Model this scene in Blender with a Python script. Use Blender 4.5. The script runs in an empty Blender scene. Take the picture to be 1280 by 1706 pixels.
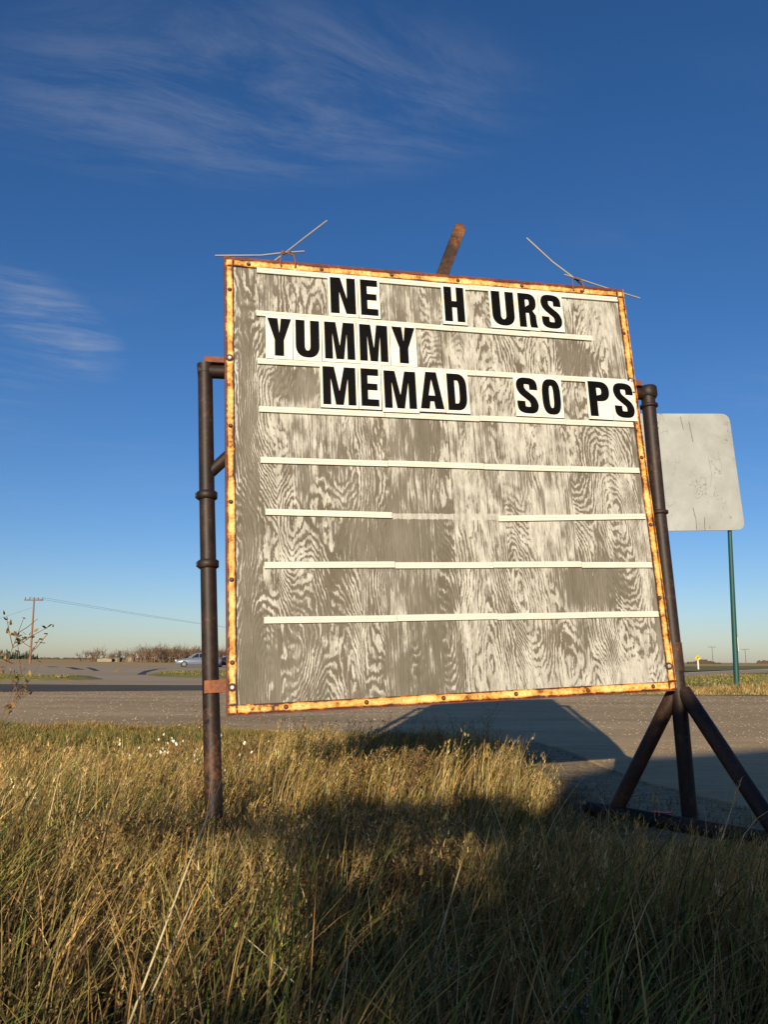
import bpy, bmesh, math, random
import numpy as np
from mathutils import Vector, Matrix

R = math.radians
random.seed(7)
rng = np.random.default_rng(7)
scene = bpy.context.scene
col = scene.collection

# ------------------------------------------------------------------ camera
F, CAMH, PITCH, ROLL = 1300.0, 0.90, math.atan(247 / 1300.0), R(0.36)
fw = Vector((0, math.cos(PITCH), math.sin(PITCH)))
r0 = Vector((1, 0, 0)); u0 = r0.cross(fw)
cr = math.cos(ROLL) * r0 + math.sin(ROLL) * u0
cu = cr.cross(fw)
cam_d = bpy.data.cameras.new('camera'); cam = bpy.data.objects.new('camera', cam_d); col.objects.link(cam)
m3 = Matrix((cr, cu, -fw)).transposed()
cam.matrix_world = Matrix.Translation((0, 0, CAMH)) @ m3.to_4x4()
cam_d.sensor_fit = 'HORIZONTAL'; cam_d.sensor_width = 36; cam_d.lens = 36 * F / 1280
cam_d.clip_end = 6000; cam_d.clip_start = 0.02
scene.camera = cam

def at(px, py, Y):
    """world point seen at a pixel of the photograph, Y metres away"""
    d = fw + cr * ((px - 640) / F) - cu * ((py - 853) / F)
    return Vector((0, 0, CAMH)) + d * (Y / d.y)

# ------------------------------------------------------------------ light
SUN_EL, SUN_AZ = R(14.0), R(9.6)        # direction the light travels: away from camera, a little to the right
SUN_TO = Vector((math.sin(SUN_AZ) * math.cos(SUN_EL), math.cos(SUN_AZ) * math.cos(SUN_EL), -math.sin(SUN_EL)))
sd = bpy.data.lights.new('sun', 'SUN'); sd.energy = 5.0; sd.angle = R(0.5); sd.color = (1.0, 0.86, 0.65)
so = bpy.data.objects.new('sun', sd); col.objects.link(so)
so.rotation_euler = SUN_TO.to_track_quat('-Z', 'Y').to_euler(); so.location = (-5, -20, 12)
scene.view_settings.view_transform = 'Standard'; scene.view_settings.look = 'None'
scene.view_settings.gamma = 1.0; scene.view_settings.exposure = 0.42
scene.view_settings.use_curve_mapping = False

class NT:
    """small node-tree writer"""
    def __init__(s, tree): s.t = tree; s.n = tree.nodes; s.l = tree.links
    def put(s, sock, v):
        if isinstance(v, bpy.types.NodeSocket): s.l.new(v, sock)
        elif v is not None:
            if isinstance(v, (tuple, list)) and len(v) == 3 and sock.type == 'RGBA': v = (*v, 1)
            sock.default_value = v
    def node(s, typ, props=None, **ins):
        n = s.n.new(typ)
        for k, v in (props or {}).items(): setattr(n, k, v)
        for k, v in ins.items():
            k = k.replace('_', ' ')
            s.put(n.inputs[int(k[1:])] if k[0] == 'i' and k[1:].isdigit() else n.inputs[k], v)
        return n
    def math(s, op, a, b=None, c=None, clamp=False):
        n = s.n.new('ShaderNodeMath'); n.operation = op; n.use_clamp = clamp
        for i, v in enumerate((a, b, c)):
            if v is not None: s.put(n.inputs[i], v)
        return n.outputs[0]
    def vmath(s, op, a, b=None):
        n = s.n.new('ShaderNodeVectorMath'); n.operation = op
        s.put(n.inputs[0], a)
        if b is not None: s.put(n.inputs[1], b)
        return n.outputs[0]
    def noise(s, vec, scale, detail=2, rough=.5, dist=0):
        n = s.node('ShaderNodeTexNoise', Vector=vec, Scale=scale, Detail=detail, Roughness=rough, Distortion=dist)
        return n.outputs[0]
    def ramp(s, fac, *stops, interp='LINEAR'):
        n = s.n.new('ShaderNodeValToRGB'); n.color_ramp.interpolation = interp
        el = n.color_ramp.elements
        while len(el) < len(stops): el.new(.5)
        for e, (p, c) in zip(el, stops):
            e.position = p; e.color = (*c, 1) if isinstance(c, (tuple, list)) else (c, c, c, 1)
        s.put(n.inputs[0], fac); return n.outputs[0]
    def step(s, v, a, b, lo=0., hi=1.):
        n = s.n.new('ShaderNodeMapRange'); n.interpolation_type = 'SMOOTHSTEP'
        for i, x in enumerate((v, a, b, lo, hi)): s.put(n.inputs[i], x)
        return n.outputs[0]
    def mix(s, f, a, b, blend='MIX'):
        n = s.n.new('ShaderNodeMix'); n.data_type = 'RGBA'; n.blend_type = blend
        s.put(n.inputs[0], f); s.put(n.inputs[6], a); s.put(n.inputs[7], b); return n.outputs[2]
    def coord(s, which='Object'): return s.n.new('ShaderNodeTexCoord').outputs[which]
    def scalev(s, v, sc):
        return s.node('ShaderNodeMapping', Vector=v, Scale=sc).outputs[0]
    def xyz(s, v):
        n = s.n.new('ShaderNodeSeparateXYZ'); s.put(n.inputs[0], v); return n.outputs
    def comb(s, x, y, z):
        n = s.n.new('ShaderNodeCombineXYZ'); s.put(n.inputs[0], x); s.put(n.inputs[1], y); s.put(n.inputs[2], z); return n.outputs[0]

world = bpy.data.worlds.new('World'); scene.world = world; world.use_nodes = True
w = NT(world.node_tree); w.n.clear()
sky = w.n.new('ShaderNodeTexSky'); sky.sky_type = 'NISHITA'; sky.sun_disc = False
sky.sun_elevation = SUN_EL; sky.sun_rotation = R(180) + SUN_AZ
sky.altitude = 600; sky.air_density = 1.0; sky.dust_density = 0.7; sky.ozone_density = 3.0
gen = w.coord('Generated')
gx, gy, gz = w.xyz(gen)[:3]
# thin cirrus on a high level sheet: streaks that run away to the right
hz = w.math('ADD', w.math('MAXIMUM', gz, 0.0), 0.06)
px_, py_ = w.math('DIVIDE', gx, hz), w.math('DIVIDE', gy, hz)
pl = w.comb(px_, py_, 0.0)
warp = w.vmath('ADD', pl, w.vmath('SCALE', w.node('ShaderNodeTexNoise', Vector=pl, Scale=.9, Detail=2).outputs[1]))
warp.node.inputs[1].links[0].from_node.inputs['Scale'].default_value = 0.5
rot = w.node('ShaderNodeMapping', Vector=warp, Rotation=(0, 0, R(72)), Scale=(1, 1, 1)).outputs[0]
streak = w.noise(w.scalev(rot, (13.0, 3.2, 1)), 1.0, 9, .68, .3)
patch = w.noise(w.vmath('ADD', pl, (3.1, 1.7, 0)), .8, 3, .5)
def bank(cx, cy, rx, ry, amp):
    d = w.math('ADD', w.math('POWER', w.math('DIVIDE', w.math('SUBTRACT', px_, cx), rx), 2.0), w.math('POWER', w.math('DIVIDE', w.math('SUBTRACT', py_, cy), ry), 2.0))
    return w.step(d, 1.0, 0.0, 0.0, amp)
banks = w.math('MAXIMUM', bank(-.24, 1.15, .58, .26, 1.0), bank(-.88, 1.95, .18, .40, 1.9))
banks = w.math('MAXIMUM', banks, w.step(patch, .48, .72, 0., .55))
cov = w.math('MULTIPLY', w.step(streak, .34, .78), banks)
cov = w.math('MULTIPLY', cov, w.step(gz, .03, .20))
cov = w.math('MULTIPLY', cov, 0.21, clamp=True)
skyc = w.node('ShaderNodeHueSaturation', Hue=.5, Saturation=1.20, Value=1.0, Fac=1.0, Color=sky.outputs[0]).outputs[0]
skyc = w.mix(1.0, skyc, (1.03, 1.0, 1.17), 'MULTIPLY')
skyc = w.mix(cov, skyc, (4.6, 4.9, 5.6))
bg = w.node('ShaderNodeBackground', Color=skyc, Strength=0.074)
out = w.n.new('ShaderNodeOutputWorld'); w.l.new(bg.outputs[0], out.inputs[0])

# ------------------------------------------------------------------ helpers
def tag(o, label=None, cat=None, group=None, kind=None):
    for k, v in (('label', label), ('category', cat), ('group', group), ('kind', kind)):
        if v: o[k] = v
    return o

def link(o, parent=None):
    col.objects.link(o)
    if parent: o.parent = parent
    return o

def empty(name, loc=(0, 0, 0), rz=0.0, matrix=None):
    o = bpy.data.objects.new(name, None); link(o); o.empty_display_size = .1
    if matrix is not None: o.matrix_world = matrix
    else: o.location = loc; o.rotation_euler = (0, 0, rz)
    return o

class MB:
    """collects simple shapes and links them as one mesh object"""
    def __init__(s): s.v = []; s.f = []; s.sm = []
    def add(s, vs, fs, smooth=False):
        b = len(s.v); s.v += [tuple(p) for p in vs]
        s.f += [tuple(b + i for i in f) for f in fs]; s.sm += [smooth] * len(fs); return s
    def box(s, a, b, bev=0.0):
        x0, y0, z0 = a; x1, y1, z1 = b
        if bev <= 0:
            vs = [(x, y, z) for x in (x0, x1) for y in (y0, y1) for z in (z0, z1)]
            return s.add(vs, [(0, 1, 3, 2), (4, 6, 7, 5), (0, 4, 5, 1), (2, 3, 7, 6), (0, 2, 6, 4), (1, 5, 7, 3)])
        bm = bmesh.new(); bmesh.ops.create_cube(bm, size=1)
        for v in bm.verts:
            v.co = ((x0 + x1) / 2 + v.co.x * (x1 - x0), (y0 + y1) / 2 + v.co.y * (y1 - y0), (z0 + z1) / 2 + v.co.z * (z1 - z0))
        bmesh.ops.bevel(bm, geom=bm.edges[:], offset=bev, segments=2, affect='EDGES', profile=.5)
        bm.verts.ensure_lookup_table()
        s.add([v.co[:] for v in bm.verts], [[v.index for v in f.verts] for f in bm.faces]); bm.free(); return s
    def tube(s, pts, rad, seg=14, caps=True, smooth=True):
        pts = [Vector(p) for p in pts]; n = len(pts)
        rad = rad if isinstance(rad, (list, tuple)) else [rad] * n
        d0 = (pts[1] - pts[0]).normalized()
        up = Vector((0, 0, 1)) if abs(d0.z) < .9 else Vector((0, 1, 0))
        a = d0.cross(up).normalized(); vs = []
        for i in range(n):
            if i == 0: d = pts[1] - pts[0]
            elif i == n - 1: d = pts[-1] - pts[-2]
            else: d = (pts[i + 1] - pts[i]).normalized() + (pts[i] - pts[i - 1]).normalized()
            d.normalize(); a = (a - d * a.dot(d)).normalized(); b = d.cross(a)
            for k in range(seg):
                t = 2 * math.pi * k / seg
                vs.append(pts[i] + (a * math.cos(t) + b * math.sin(t)) * rad[i])
        fs = [(i * seg + k, i * seg + (k + 1) % seg, (i + 1) * seg + (k + 1) % seg, (i + 1) * seg + k) for i in range(n - 1) for k in range(seg)]
        s.add(vs, fs, smooth)
        if caps:
            s.add(vs[:seg], [tuple(reversed(range(seg)))]); s.add(vs[-seg:], [tuple(range(seg))])
        return s
    def prism(s, poly, y0, y1):
        """outline in x,z pushed through y"""
        n = len(poly); vs = [(x, y0, z) for x, z in poly] + [(x, y1, z) for x, z in poly]
        return s.add(vs, [tuple(range(n)), tuple(reversed(range(n, 2 * n)))] + [(i, n + i, n + (i + 1) % n, (i + 1) % n) for i in range(n)])
    def mesh(s, name):
        me = bpy.data.meshes.new(name); me.from_pydata(s.v, [], s.f)
        me.polygons.foreach_set('use_smooth', s.sm)
        bm = bmesh.new(); bm.from_mesh(me); bmesh.ops.recalc_face_normals(bm, faces=bm.faces); bm.to_mesh(me); bm.free()
        return me
    def build(s, name, mat, parent=None, loc=None):
        me = s.mesh(name); me.materials.append(mat)
        o = bpy.data.objects.new(name, me); link(o, parent)
        if loc is not None: o.location = loc
        return o

def mat_new(name):
    m = bpy.data.materials.new(name); m.use_nodes = True
    t = NT(m.node_tree); t.n.clear()
    p = t.n.new('ShaderNodeBsdfPrincipled'); o = t.n.new('ShaderNodeOutputMaterial'); t.l.new(p.outputs[0], o.inputs[0])
    t.out = o
    return m, t, p
def bump(t, p, h, strength, dist=.002):
    b = t.node('ShaderNodeBump', Height=h, Strength=strength, Distance=dist); t.l.new(b.outputs[0], p.inputs['Normal'])
def flat(name, c, rough=.6, metal=0., var=.25, scale=8., spec=.4):
    m, t, p = mat_new(name); v = t.coord()
    n = t.noise(v, scale, 4, .6)
    t.put(p.inputs['Base Color'], t.mix(n, tuple(x * (1 - var) for x in c), tuple(min(1, x * (1 + var)) for x in c)))
    p.inputs['Roughness'].default_value = rough; p.inputs['Metallic'].default_value = metal
    p.inputs['Specular IOR Level'].default_value = spec
    return m

# ------------------------------------------------------------------ materials
def m_plywood(name, seed):
    m, t, p = mat_new(name); v = t.coord(); x, y, z = t.xyz(v)[:3]
    # rotary-cut veneer: contour lines of a slow field, stretched along the sheet's height
    strip = t.math('FLOOR', t.math('MULTIPLY', t.math('ADD', x, seed * .13), 2.35))
    uv_ = t.comb(x, z, t.math('ADD', t.math('MULTIPLY', strip, 3.7), seed))
    wob = t.noise(t.scalev(uv_, (26, 9, 1)), 1.0, 4, .6)
    field = t.noise(t.scalev(uv_, (2.7, .75, 1)), 1.0, 1.5, .42)
    f2 = t.math('ADD', t.math('MULTIPLY', field, 54.0), t.math('MULTIPLY', wob, 2.7))
    f2 = t.math('ADD', f2, t.math('MULTIPLY', x, 15.0))
    hsh = t.node('ShaderNodeTexWhiteNoise', {'noise_dimensions': '1D'}, W=t.math('ADD', strip, seed * 3.3)).outputs[0]
    sa = t.math('SINE', t.math('MULTIPLY', f2, 6.2832))
    sb = t.math('MULTIPLY', t.math('SUBTRACT', t.noise(t.scalev(uv_, (170, 2.2, 1)), 1.0, 3, .6, .2), .5), 5.0)
    straight = t.step(t.noise(t.scalev(uv_, (2.2, .5, 1)), 1.0, 2, .5), .52, .60)
    sg = t.math('ADD', t.math('MULTIPLY', sa, t.math('SUBTRACT', 1.0, straight)), t.math('MULTIPLY', t.math('MULTIPLY', sb, .75), straight))
    grain = t.math('ADD', .5, t.math('MULTIPLY', .5, sg))
    fine = t.noise(t.scalev(v, (230, 1, 7)), 1.0, 3, .6)
    fine2 = t.noise(t.scalev(v, (70, 1, 3)), 1.0, 3, .6)
    big = t.noise(t.scalev(v, (2.6, 1, 1.5)), 1.0, 4, .55)
    mid = t.noise(t.scalev(v, (16, 1, 5)), 1.0, 4, .65)
    # how much paint is left, place by place (stains and wear of the real sheet)
    cover = t.math('MULTIPLY', t.math('SUBTRACT', big, .5), 1.1)
    cover = t.math('ADD', cover, t.math('MULTIPLY', t.math('SUBTRACT', mid, .5), 1.1))
    wx = t.math('ADD', x, t.math('MULTIPLY', t.math('SUBTRACT', mid, .5), .10))
    wz = t.math('ADD', z, t.math('MULTIPLY', t.math('SUBTRACT', mid, .5), .16))
    cover = t.math('SUBTRACT', cover, t.math('MULTIPLY', t.step(wx, .20, .15), t.step(wx, .045, .085, 0., .26)))      # grey margin beside the tracks
    cover = t.math('SUBTRACT', cover, t.math('MULTIPLY', t.step(wx, 1.23, 1.17, 0., .17), t.step(wz, .75, .35)))      # bare lower half of the near sheet
    cover = t.math('SUBTRACT', cover, t.math('MULTIPLY', t.step(wx, 1.10, 1.12), t.math('MULTIPLY', t.step(wx, 1.225, 1.21), t.step(wz, 1.2, .95, 0., .16))))  # dark streak by the joint
    cover = t.math('ADD', cover, t.math('MULTIPLY', t.step(wx, 1.2, 1.24, 0., .07), t.step(wz, .50, .16)))
    cover = t.math('ADD', cover, t.math('MULTIPLY', t.step(wz, .17, .13), t.step(wx, 1.2, 1.24, 0., .13)))
    ghost = t.math('MULTIPLY', t.step(t.math('ABSOLUTE', t.math('SUBTRACT', wz, t.math('ADD', .984, t.math('MULTIPLY', t.math('SUBTRACT', mid, .5), .16)))), .020, .006), t.math('MULTIPLY', t.step(x, .80, .86), t.step(x, 1.52, 1.46)))
    cover = t.math('ADD', cover, t.math('MULTIPLY', ghost, .75))      # glue and paint left where a length of track came off
    for cu_, cv_, ru_, rv_, am in ((.36, 1.73, .17, .13, .55), (.80, .84, .30, .17, .34), (2.02, .60, .26, .17, .40), (2.08, 1.97, .17, .15, .34), (1.12, 1.50, .10, .5, .25)):
        dd = t.math('ADD', t.math('POWER', t.math('DIVIDE', t.math('SUBTRACT', wx, cu_), ru_), 2.0), t.math('POWER', t.math('DIVIDE', t.math('SUBTRACT', wz, cv_), rv_), 2.0))
        cover = t.math('SUBTRACT', cover, t.step(t.math('ADD', dd, t.math('MULTIPLY', t.math('SUBTRACT', fine2, .5), 1.4)), 1.2, .1, 0., am))
    blot = t.noise(t.vmath('ADD', t.scalev(v, (3.4, 1, 2.6)), (seed * 5, 0, 0)), 1.0, 5, .62)
    cover = t.math('SUBTRACT', cover, t.step(blot, .56, .70, 0., .30))
    val = t.math('ADD', t.math('MULTIPLY', t.math('SUBTRACT', grain, .5), .42), t.math('MULTIPLY', t.math('SUBTRACT', fine, .5), .85))
    val = t.math('ADD', val, t.math('MULTIPLY', t.math('SUBTRACT', fine2, .5), .45))
    val = t.math('ADD', t.math('ADD', val, cover), t.math('SUBTRACT', t.math('MULTIPLY', hsh, .16), .045))
    paint = t.step(val, -.09, .13)
    weath = t.noise(t.scalev(v, (5, 1, 1.6)), 1.0, 4, .6)
    wood = t.ramp(weath, (.28, (.120, .105, .080)), (.5, (.175, .158, .126)), (.72, (.235, .217, .18)))
    wood = t.mix(t.math('MULTIPLY', t.step(grain, .6, .1), .42), wood, (.105, .080, .050))
    wood = t.mix(t.math('MULTIPLY', t.step(fine, .55, .35), .35), wood, (.10, .08, .055))
    wood = t.mix(t.step(blot, .55, .75, 0., .5), wood, (.13, .098, .062))
    pc = t.ramp(mid, (.3, (.40, .385, .335)), (.6, (.53, .51, .45)))
    thin_ = t.step(t.noise(t.scalev(v, (30, 1, 7)), 1.0, 5, .7), .34, .60, .42, 1.0)      # paint worn thin in places
    c = t.mix(t.math('MULTIPLY', paint, thin_), wood, pc)
    fib = t.noise(t.scalev(v, (330, 1, 12)), 1.0, 3, .65)
    c = t.mix(1.0, c, t.ramp(fib, (.30, (.70, .69, .67)), (.62, (1.06, 1.06, 1.06))), 'MULTIPLY')
    check = t.step(t.noise(t.vmath('ADD', t.scalev(v, (120, 1, 1.6)), (seed, 0, seed)), 1.0, 3, .6), .685, .72)
    c = t.mix(t.math('MULTIPLY', check, .75), c, (.045, .036, .025))
    t.put(p.inputs['Base Color'], c); p.inputs['Roughness'].default_value = .8; p.inputs['Specular IOR Level'].default_value = .2
    bump(t, p, t.math('ADD', t.math('MULTIPLY', paint, .6), t.math('MULTIPLY', fine, .5)), .55, .0016)
    return m

def m_rust(name, light, mid_c, dark, t0=.36, t1=.52, t2=.68, scale=1.0, edges=()):
    m, t, p = mat_new(name); v = t.coord()
    a = t.noise(v, 7 * scale, 7, .70); b = t.noise(v, 55 * scale, 5, .7); c = t.noise(v, 2.5 * scale, 3, .5)
    k = t.math('ADD', t.math('ADD', t.math('MULTIPLY', a, .55), t.math('MULTIPLY', b, .33)), t.math('MULTIPLY', c, .16))
    if edges:
        # rust creeps in from the rims of each bar
        xx, yy, zz = t.xyz(v)[:3]; e = None
        for ax, q in edges:
            d = t.math('ABSOLUTE', t.math('SUBTRACT', xx if ax == 'x' else zz, q)); e = d if e is None else t.math('MINIMUM', e, d)
        k = t.math('ADD', k, t.step(t.math('ADD', e, t.math('MULTIPLY', t.math('SUBTRACT', b, .5), .02)), .013, .0, 0., .12))
    colr = t.ramp(k, (t0, light), (t1, mid_c), (t2, dark))
    speck = t.step(t.noise(v, 120 * scale, 3, .6), .66, .74)
    colr = t.mix(t.math('MULTIPLY', speck, .6), colr, dark)
    t.put(p.inputs['Base Color'], colr); p.inputs['Roughness'].default_value = .62
    p.inputs['Specular IOR Level'].default_value = .35
    bump(t, p, k, .5, .003)
    return m

M = {}
M['ply_a'] = m_plywood('weathered_plywood_near', 1.3)
M['ply_b'] = m_plywood('weathered_plywood_far', 7.9)
M['frame'] = m_rust('rusted_yellow_frame', (.80, .53, .19), (.60, .24, .032), (.045, .015, .009), .465, .555, .62, 1.0, (('x', 0), ('x', .041), ('x', 2.409), ('x', 2.45), ('z', 0), ('z', .044), ('z', 2.399), ('z', 2.44)))
M['lip'] = m_rust('dark_red_rust', (.26, .07, .020), (.13, .030, .012), (.035, .012, .008))
M['pipe'] = m_rust('brown_pipe', (.011, .006, .004), (.026, .013, .008), (.14, .060, .024), .43, .56, .72)
M['pipe'].node_tree.nodes['Principled BSDF'].inputs['Roughness'].default_value = .55
M['pipe2'] = m_rust('rusty_pipe', (.020, .011, .007), (.05, .022, .010), (.19, .070, .020), .40, .52, .70)
M['plate'] = m_rust('rust_plate', (.30, .10, .03), (.17, .055, .02), (.07, .025, .012))
M['bar'] = m_rust('rust_bar', (.018, .010, .006), (.055, .024, .010), (.24, .085, .022), .44, .54, .68)
M['bolt'] = flat('zinc_bolt', (.55, .55, .52), .4, .6)
M['bolt_r'] = flat('rusty_bolt', (.16, .07, .03), .7)
M['bolt_h'] = flat('rusty_washer', (.06, .022, .010), .8)
M['track'] = flat('white_track', (.60, .57, .49), .5, 0, .20, 9)
def m_letter():
    m, t, p = mat_new('black_letter'); v = t.coord()
    v = t.vmath('ADD', v, t.comb(t.math('MULTIPLY', t.n.new('ShaderNodeObjectInfo').outputs['Random'], 40), 0, 0))
    nick = t.step(t.noise(t.scalev(v, (60, 60, 34)), 1, 2, .6), .765, .79)
    c = t.mix(t.noise(v, 14, 4, .6), (.0015, .0015, .002), (.006, .0055, .0055))
    t.put(p.inputs['Base Color'], t.mix(nick, c, (.5, .47, .40))); p.inputs['Roughness'].default_value = .5; p.inputs['Specular IOR Level'].default_value = .05
    return m
M['letter'] = m_letter()
M['wire'] = flat('grey_wire', (.30, .27, .22), .6, .2)
M['red'] = flat('red_tag', (.55, .03, .03), .5)
def m_tile():
    m, t, p = mat_new('white_letter_panel'); v = t.coord()
    oi = t.n.new('ShaderNodeObjectInfo')
    v2 = t.vmath('ADD', v, t.comb(t.math('MULTIPLY', oi.outputs['Random'], 30), 0, 0))
    c = t.mix(t.step(t.noise(v2, 9, 4, .6), .35, .75), (.74, .70, .60), (.66, .62, .52))
    c = t.mix(t.math('MULTIPLY', t.step(t.noise(t.scalev(v2, (60, 60, 14)), 1, 3, .6), .68, .8), .35), c, (.35, .29, .2))
    t.put(p.inputs['Base Color'], c); p.inputs['Roughness'].default_value = .42
    return m
M['tile'] = m_tile()

# =================================================================== SETTING
def smooth01(t): t = np.clip(t, 0, 1); return t * t * (3 - 2 * t)
def gz_at(x, y):
    """height of the ground: the sign stands in a shallow dip below the lot"""
    x = np.asarray(x, float); y = np.asarray(y, float)
    z = .10 * smooth01((y - 5.6) / 3.2)
    return z + .012 * np.sin(x * 1.7 + y * .9) * np.exp(-((y - 4) / 4) ** 2)

def m_ground(name, stops, scale, fine, bumps=.6, bd=.02, stretch=(1, 1, 1), speck=None):
    m, t, p = mat_new(name); v = t.scalev(t.coord(), stretch)
    a = t.noise(v, scale, 5, .6); b = t.noise(v, fine, 5, .7); c = t.noise(v, fine * 6, 3, .7)
    k = t.math('ADD', t.math('ADD', t.math('MULTIPLY', a, .5), t.math('MULTIPLY', b, .3)), t.math('MULTIPLY', c, .2))
    cc = t.ramp(k, *stops)
    if speck:
        vo = t.node('ShaderNodeTexVoronoi', Vector=v, Scale=speck[0])
        rr = t.xyz(vo.outputs['Color'])[0]
        mk = t.math('MULTIPLY', t.step(vo.outputs['Distance'], .34, .22), t.step(rr, .60, .66))
        cc = t.mix(t.math('MULTIPLY', mk, .8), cc, t.mix(t.xyz(vo.outputs['Color'])[1], speck[1], speck[2]))
        k = t.math('ADD', k, t.math('MULTIPLY', mk, .3))
    t.put(p.inputs['Base Color'], cc); p.inputs['Roughness'].default_value = .92; p.inputs['Specular IOR Level'].default_value = .15
    bump(t, p, k, bumps, bd)
    return m
M['field'] = m_ground('stubble_field', ((.35, (.34, .23, .085)), (.5, (.46, .31, .12)), (.65, (.36, .28, .10))), .02, .6, .4, .05, (1, 2.2, 1))
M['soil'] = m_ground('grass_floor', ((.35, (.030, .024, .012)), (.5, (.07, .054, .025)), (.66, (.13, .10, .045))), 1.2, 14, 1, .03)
_t = NT(M['soil'].node_tree); _p = M['soil'].node_tree.nodes['Principled BSDF']; _src = _p.inputs['Base Color'].links[0].from_socket
_v = _t.coord(); _x, _y = _t.xyz(_v)[:2]; _n = _t.noise(_v, 3.0, 5, .65)
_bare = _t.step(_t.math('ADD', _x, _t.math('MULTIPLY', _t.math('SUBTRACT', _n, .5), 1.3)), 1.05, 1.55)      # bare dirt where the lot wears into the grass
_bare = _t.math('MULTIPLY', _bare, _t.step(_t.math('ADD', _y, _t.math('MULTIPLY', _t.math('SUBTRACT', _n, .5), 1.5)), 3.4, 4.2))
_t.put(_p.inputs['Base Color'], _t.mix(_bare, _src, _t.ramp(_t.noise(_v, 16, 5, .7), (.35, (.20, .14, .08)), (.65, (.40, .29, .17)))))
M['gravel'] = m_ground('gravel_lot', ((.38, (.31, .215, .112)), (.5, (.43, .305, .165)), (.62, (.54, .395, .225))),   .8, 9, .8, .012, (.22, 1, 1), (34, (.26, .20, .13), (.50, .40, .28)))
M['asphalt'] = m_ground('old_asphalt', ((.35, (.32, .24, .15)), (.5, (.40, .305, .195)), (.66, (.47, .36, .235))), .10, 3.0, .5, .01, (1, 1.6, 1))
M['tar'] = m_ground('dark_asphalt', ((.35, (.065, .053, .040)), (.5, (.095, .077, .058)), (.66, (.13, .106, .08))), .5, 6.0, .4, .01)
M['verge'] = m_ground('green_verge', ((.35, (.11, .115, .030)), (.5, (.175, .165, .050)), (.66, (.26, .215, .085))), .22, 2.4, .6, .04)
M['paint_w'] = flat('white_road_paint', (.62, .60, .54), .7, 0, .2, 2)
M['paint_y'] = flat('yellow_road_paint', (.55, .33, .06), .7, 0, .2, 2)
M['crack'] = flat('tar_patch', (.035, .03, .026), .8, 0, .2, 2)

def sheet(name, poly, z, mat, kind='structure'):
    mb = MB(); mb.add([(x, y, z) for x, y in poly], [tuple(range(len(poly)))])
    o = mb.build(name, mat); o['kind'] = kind
    return o

# near ground as a grid that carries the dip, far ground flat to the horizon (one sheet)
def build_ground():
    xs = np.concatenate([[-3000, -800, -200, -60, -25], np.linspace(-14, 14, 57), [25, 60, 200, 800, 3000]])
    ys = np.concatenate([[-800, -120, -40, -20], np.linspace(-10, 14, 61), [20, 40, 100, 300, 1000, 4000]])
    X, Y = np.meshgrid(xs, ys); Z = gz_at(X, Y)
    vs = np.stack([X, Y, Z], -1).reshape(-1, 3).tolist(); nx = len(xs)
    fs = [(j * nx + i, j * nx + i + 1, (j + 1) * nx + i + 1, (j + 1) * nx + i) for j in range(len(ys) - 1) for i in range(nx - 1)]
    mb = MB(); mb.add(vs, fs, True); o = mb.build('field', M['field']); o['kind'] = 'structure'
build_ground()

# edge of the gravel: distance from the camera at which the grass stops, by x
EX = np.array([-16, -8, -4.55, -2.7, -.9, 0, 1.0, 1.55, 1.75, 1.95, 2.3, 3.0, 5.0, 9.0])
EY = np.array([9.9, 9.8, 9.6, 9.4, 8.9, 8.55, 8.2, 7.9, 7.3, 5.9, 4.9, 4.3, 3.9, 3.4])
def edge_y(x): return np.interp(x, EX, EY) + .10 * np.sin(np.asarray(x) * 5.1) + .06 * np.sin(np.asarray(x) * 13.0) + .05 * np.sin(np.asarray(x) * 31.0 + 2 * np.sin(np.asarray(x) * 7.0))

def grid_sheet(name, xs, ylo, yhi, n, lift, mat):
    vs, fs = [], []
    for i, x in enumerate(xs):
        a, b = float(ylo(x)), float(yhi(x))
        for j in range(n + 1):
            y = a + (b - a) * (j / n) ** 1.5; vs.append((float(x), y, float(gz_at(x, y)) + (lift if j else lift - .035)))
    for i in range(len(xs) - 1):
        for j in range(n):
            a = i * (n + 1) + j; fs.append((a, a + n + 1, a + n + 2, a + 1))
    mb = MB(); mb.add(vs, fs, True); o = mb.build(name, mat); o['kind'] = 'structure'; return o
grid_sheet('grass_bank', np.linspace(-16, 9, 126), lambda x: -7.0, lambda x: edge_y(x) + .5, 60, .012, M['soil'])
grid_sheet('gravel_lot', np.concatenate([np.linspace(-42, -8, 30), np.linspace(-7.9, 8, 319), np.linspace(8.2, 34, 30)]), lambda x: edge_y(x), lambda x: float(np.interp(x, [-42, 2, 6, 34], [20.6, 20.4, 19.2, 19.6])), 40, .024, M['gravel'])
ZP = .10
sheet('crossroad', [(-75, 26.2), (-4, 24.6), (4, 26), (2, 60), (-14, 96), (-28, 106), (-75, 92)], ZP + .006, M['asphalt'])
sheet('side_road', [(-46, 18.6), (-30, 18.5), (-9, 18.6), (-4.6, 20.2), (6, 22.0), (6, 25.4), (-5.5, 24.3), (-11.3, 23.9), (-30, 26.0), (-46, 27.2)], ZP + .027, M['tar'])
sheet('highway', [(4, 24), (16.4, 43.5), (34.9, 72), (120, 195), (160, 205), (52.4, 108), (24.2, 64), (3, 36)], ZP + .010, M['asphalt'])
sheet('edge_line', [(24.0, 62.2), (52.0, 104.5), (52.2, 106.0), (24.1, 63.2)], ZP + .016, M['paint_w'])
sheet('verge', [(4, 19.0), (7.2, 18.9), (40, 19.2), (90, 60), (36, 71.5), (16.6, 43), (6, 26)], ZP + .026, M['verge'])
sheet('far_verge', [(24.5, 65), (52.5, 109), (160, 207), (160, 270), (20, 118), (16, 70)], ZP + .005, M['verge'])
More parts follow.
